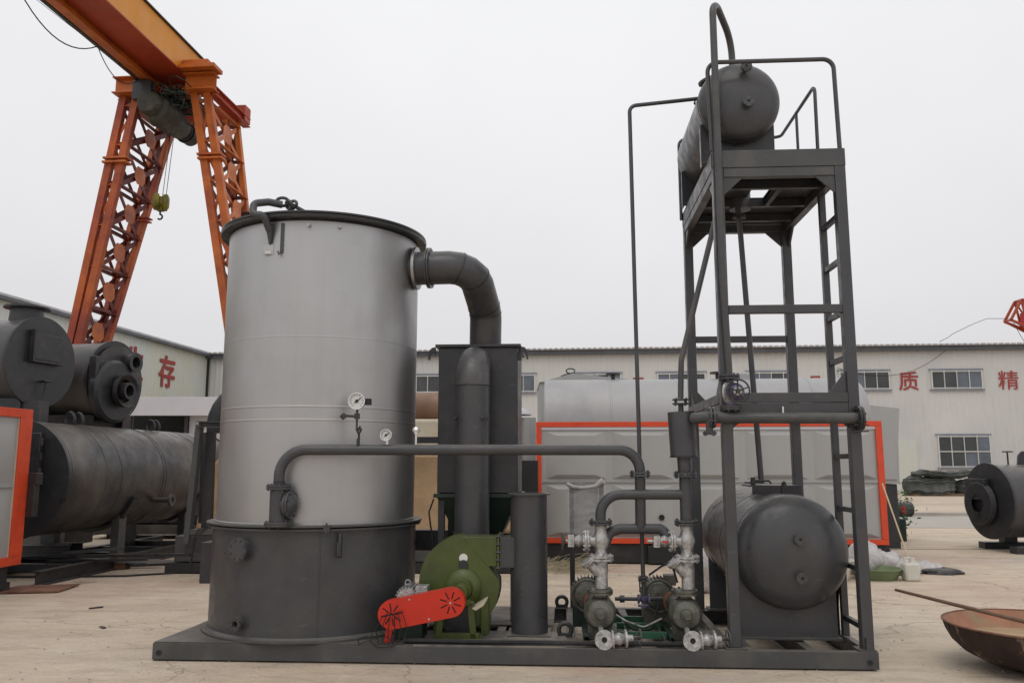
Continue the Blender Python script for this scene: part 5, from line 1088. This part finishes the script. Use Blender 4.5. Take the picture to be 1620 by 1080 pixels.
for z, yy in ((.965, .19), (.665, .19)):
    T.part('nozzle', MB().cyl((LX + .015, .28, z), (LX + .015, yy - .05, z), .02).flange((LX + .015, yy - .06, z), (0, -1, 0), .045, .016, 4, ri=.014, br=.006), 'grey')
T.part('top_channel', MB().chan((4.94, .72, 1.335), (5.36, .72, 1.335), .08, .075, .006, flip=-1).box(4.94, 5.36, .8, 1.15, 1.36, 1.372), 'greydk'); T.part('clamp', MB().box(5.19, 5.23, .70, .715, 1.30, 1.40).cyl((5.21, .70, 1.36), (5.21, .70, 1.41), .012), 'greydk')
T.part('hatch_handle', MB().tube([(4.97, .9, 1.38), (4.97, .9, 1.41), (5.13, .9, 1.41), (5.15, .9, 1.385)], .01, 6).box(4.93, 5.08, .86, .98, 1.385, 1.40).cyl((4.99, .9, 1.37), (4.99, .9, 1.44), .02), 'greydk')
T.part('wire', MB().tube([(LX - .42, 1.9, 1.0), (LX - .36, 1.8, 1.15), (LX - .25, 1.6, 1.25), (LX - .2, 1.2, 1.29)], .006, 5), 'tarp')
# ------------------------------------------------------------------ wrapped stand behind the pumps
T = Thing('wrapped_stand', 'dark narrow steel stand wrapped in clear film behind the left pump', 'stand', SK, (3.55, 1.9, ZD))
for x in (3.38, 3.68): T.part('post', MB().bar((x, 1.88, ZD), (x, 1.88, 1.38), .05, .05, up=(0, 1, 0)), 'greydk', bev=.003)
for z in (.80, 1.36): T.part('cross_bar', MB().bar((3.40, 1.88, z), (3.66, 1.88, z), .04, .04), 'greydk')
T.part('panel_back', MB().box(3.41, 3.65, 1.92, 1.93, .82, 1.34), 'panel')
ff = MB(); nn = 22; rr = random.Random(2)
for j in range(nn + 1):
    for i in range(9):
        a_ = i / 8; x = 3.34 + a_ * .38 + rr.uniform(-.004, .004); y = 1.835 - .03 * math.sin(a_ * math.pi) + rr.uniform(-.010, .010); ff.v.append(Vector((x, y, .86 + .52 * j / nn)))
for j in range(nn):
    for i in range(8): ff.f.append((j * 9 + i, j * 9 + i + 1, (j + 1) * 9 + i + 1, (j + 1) * 9 + i))
T.part('film', ff, 'film', sharp=80)
T.part('film_roll', MB().tube([(3.33, 1.83, 1.36), (3.40, 1.82, 1.325), (3.5, 1.82, 1.32), (3.62, 1.82, 1.335), (3.69, 1.82, 1.39), (3.71, 1.83, 1.36)], [.018, .024, .02, .024, .032, .012], 10), 'bag')
for x, y, s_ in ((3.42, .98, 1), (3.72, 1.02, 2)):
    pass
# ------------------------------------------------------------------ big pan and stick
PC = Vector((4.04, 6.64, 0)); pr = .72
T = Thing('iron_pan', 'big shallow rusty round pan stained with paint on the yard floor', 'pan', WF, PC)
prof = [(0, .0), (.22, .012), (.40, .055), (.56, .135), (.64, .215), (.68, .29), (.70, .355), (.69, .362), (.665, .31), (.62, .24), (.54, .16), (.38, .085), (.2, .045), (0, .04)]
prof = [(x * .955, z * .955) for x, z in prof]
T.part('bowl', MB().rev(prof[:7], PC, (0, 0, 1), 64), 'rustdk'); T.part('inner_face', MB().rev(prof[6:], PC, (0, 0, 1), 64), 'oil')
T.part('residue', MB().rev([(.585, .215), (.4, .223), (0, .218)], PC, (0, 0, 1), 48), 'tan')
T.part('rim', MB().rev([(.666, .336), (.675, .342), (.675, .350), (.66, .352), (.656, .344)], PC, (0, 0, 1), 64), 'rust')
single('stirring_stick', MB().tube([(3.31, 7.44, .485), (3.55, 7.02, .44), (3.84, 6.52, .388), (4.12, 6.05, .352)], [.012, .015, .016, .015], 10), 'wood', 'long brown wooden stick resting across the rusty pan', 'stick', WF, (3.6, 7, .45))
# ------------------------------------------------------------------ bags, basin, jug, leaning pole
def bag(c, rx, ry, rz, sd, lab, m='bag', grp='crumpled white bags on the ground'):
    b = MB().blob((c[0], c[1], rz * .9), rx, ry, rz, 26, 16, .16, sd)
    rb = random.Random(sd)
    for v in b.v:
        k = math.sin(v.x * 31 + sd) * math.sin(v.y * 27 + v.z * 23) * .022; v.z = max(.004, v.z + k); v.x += k * .8
    single('bag', b, m, lab, 'bag', WF, (c[0], c[1], 0), group=grp, sharp=180)
bag((5.30, 12.35), .28, .22, .17, 1, 'crumpled white bag behind the green basin'); bag((5.62, 12.25), .2, .17, .12, 2, 'crumpled white bag right behind the plastic jug'); bag((5.05, 12.3), .25, .22, .24, 3, 'crumpled white bag seen right beside the front ladder post')
bag((6.0, 12.5), .26, .16, .08, 4, 'flat pinkish bag lying at the right end of the heap', grp=None); bag((2.30, 10.6), .22, .2, .27, 5, 'white bag slumped behind the left side of the lower tank', grp=None)
bag((4.12, 11.2), .20, .2, .20, 6, 'grey white bag behind the lower right side of the storage tank', grp=None)
single('dark_cloth', MB().blob((6.2, 12.35, .03), .3, .14, .06, 18, 8, .2, 9), 'greydk', 'dark flat cloth under the pinkish bag', 'cloth', WF, (6.2, 12.35, 0))
T = Thing('basin', 'round green plastic basin full of white bags on the ground', 'basin', WF, (5.02, 11.85, 0))
T.part('bowl', MB().rev([(0, .0), (.26, .0), (.33, .13), (.345, .135), (.345, .15), (.32, .15), (.25, .02), (0, .015)], (5.02, 11.85, 0), (0, 0, 1), 40), 'basin')
T = Thing('second_basin', 'pale plastic tub seen behind the ladder post', 'tub', WF, (4.35, 11.7, 0)); T.part('tub', MB().rev([(0, 0), (.2, 0), (.28, .26), (.30, .27), (.30, .28), (.27, .28), (.19, .02), (0, .02)], (4.35, 11.7, 0), (0, 0, 1), 32), 'jug')
T = Thing('jug', 'translucent white plastic jug next to the green basin', 'jug', WF, (5.40, 11.65, 0))
T.part('body', MB().box(5.30, 5.50, 11.55, 11.73, 0, .24), 'jug', bev=.03); T.part('neck', MB().rev([(.05, 0), (.035, .04), (.035, .07), (0, .07)], (5.43, 11.64, .235), (0, 0, 1), 16), 'jug'); T.part('handle', MB().tube([(5.33, 11.64, .23), (5.33, 11.64, .30), (5.40, 11.64, .30)], .014, 8), 'jug')
single('leaning_pole', MB().cyl((5.68, 12.98, 1.27), (5.62, 12.0, .02), .012, n=8), 'bamboo', 'thin pale pole leaning on the right end of the orange frame', 'pole', WF, (5.6, 12.5, 0))
st = MB(); rr = random.Random(11)
for i in range(160):
    c_ = Vector((.72 + rr.gauss(0, .22), 12.6 + rr.gauss(0, .22), .03 + abs(rr.gauss(0, .06)))); a_ = rr.uniform(-.9, .9); L = rr.uniform(.12, .42); dz = rr.uniform(-.02, .12)
    st.bar(c_, c_ + Vector((math.cos(a_) * L, math.sin(a_) * L, dz)), .006, .005)
single('twig_heap', st, 'straw', 'heap of dry twigs on the ground behind the chimney pipe', 'twigs', WF, (.72, 12.6, 0), kind='stuff')
# far items by the hall
rr = random.Random(21)
for i, (x, z, w, h, lb) in enumerate(((21.2, .50, 1.3, .50, 'left bundle at the bottom'), (23.9, .42, 1.5, .42, 'middle bundle at the bottom'), (26.2, .36, 1.0, .34, 'right bundle at the bottom'),
        (28.2, .34, 1.2, .32, 'last bundle toward the dark tank at the bottom'), (22.0, 1.08, 1.7, .18, 'long bundle on top at the left'), (25.0, .92, 1.4, .14, 'long bundle on top at the right'))):
    b = MB().blob((x, 43, z), w, .55, h, 56, 40, .05, i + 50)
    rb = random.Random(i)
    for v in b.v:
        dx = (v.x - x) / w; v.x = x + w * math.copysign(abs(dx) ** .55, dx); dz = (v.z - z) / h; v.z = z + h * math.copysign(abs(dz) ** .5, dz); v.y += .05 * math.sin(v.z * 42 + i + .4 * math.sin(v.x * 3)); v.z += .05 * math.sin(v.x * 2.3 + i); v.y += .06 * math.sin(v.x * 14 + i) ; v.z += .03 * math.sin(v.x * 9 + 2 * i)
    single('tarped_bundle', b, 'wrap', 'grey tarp wrapped ' + lb + ' before the hall window', 'bundle', WF, (x, 43, 0), group='wrapped bundles piled before the factory hall', sharp=50)
single('pallet', MB().box(20.2, 29.2, 42.6, 43.6, 0, .12), 'wood', 'long low pallet under the pile of wrapped bundles', 'pallet', WF, (23, 43, 0))
T = Thing('black_tank', 'low dark tank beyond the wrapped bundles near the hall', 'tank', WF, (27, 44, 0))
T.part('shell', MB().cyl((29.6, 45.5, .9), (31.8, 45.5, .9), .8, n=28), 'greydk'); T.part('cradle', MB().box(29.8, 31.6, 45, 46, 0, .35), 'greydk')
single('dark_pipe', MB().pipe((10.85, 25.6, .23), (12.05, 25.7, .23), .22, .20), 'greydk', 'short dark pipe lying on the far concrete strip', 'pipe', WF, (11.8, 25.6, 0))
T = Thing('potted_shrub', 'small green plant with a red cloth at the right end of the casing', 'plant', WF, (8.2, 18, 0))
lf = MB(); rr = random.Random(4)
for i in range(260):
    c_ = Vector((8.15 + rr.gauss(0, .16), 18 + rr.gauss(0, .15), .62 + rr.gauss(0, .25))); u = Vector((rr.gauss(0, 1), rr.gauss(0, 1), rr.gauss(0, 1))).normalized(); w_ = u.orthogonal().normalized(); s_ = rr.uniform(.03, .06)
    lf.add([c_ - u * s_, c_ + w_ * s_ * .5, c_ + u * s_, c_ - w_ * s_ * .5], [(0, 1, 2, 3)])
T.part('foliage', lf, 'leaf', kind='stuff', sharp=180); T.part('stem', MB().cyl((8.15, 18, 0), (8.15, 18, .9), .02, n=6), 'wood'); T.part('red_cloth', MB().blob((8.2, 17.8, .62), .05, .04, .08, 12, 8, .2, 5), 'flower')
single('green_bin', MB().box(7.8, 8.1, 17.5, 17.9, 0, .45), 'greenp', 'dark green bin under the small plant', 'bin', WF, (7.9, 17.7, 0), bev=.02)
# scattered offcuts
rr = random.Random(77)
for i, (x, y, lb) in enumerate(((-3.9, 8.3, 'small dark steel offcut on the ground left of the skid'), (-4.6, 9.4, 'small flat offcut on the ground before the grey cabinet'), (4.6, 8.9, 'tiny bent offcut lying on the ground right of the tower'), (6.9, 10.4, 'small brown chip of wood on the yard behind the pan'))):
    a_ = rr.uniform(0, 3); L = rr.uniform(.05, .16) 
    single('offcut', MB().bar((x, y, .008), (x + L * math.cos(a_), y + L * math.sin(a_), .010), .03, .012), 'greyold' if i < 3 else 'wood', lb, 'offcut', WF, (x, y, 0), group='small offcuts scattered over the yard')
# small stones and grit in the yard
gs = MB(); rr = random.Random(31)
for i in range(1500):
    y = 5.6 + 16 * rr.random() ** 1.6; x = rr.uniform(-.75, .75) * y; s_ = rr.uniform(.004, .014)
    c_ = Vector((x, y, s_ * .3)); gs.add([c_ + Vector((s_, 0, 0)), c_ + Vector((0, s_, 0)), c_ - Vector((s_, 0, 0)), c_ - Vector((0, s_, 0)), c_ + Vector((0, 0, s_ * .8))], [(0, 1, 4), (1, 2, 4), (2, 3, 4), (3, 0, 4)])
single('grit', gs, 'concrete', None, None, WF, (0, 8, 0), kind='stuff')
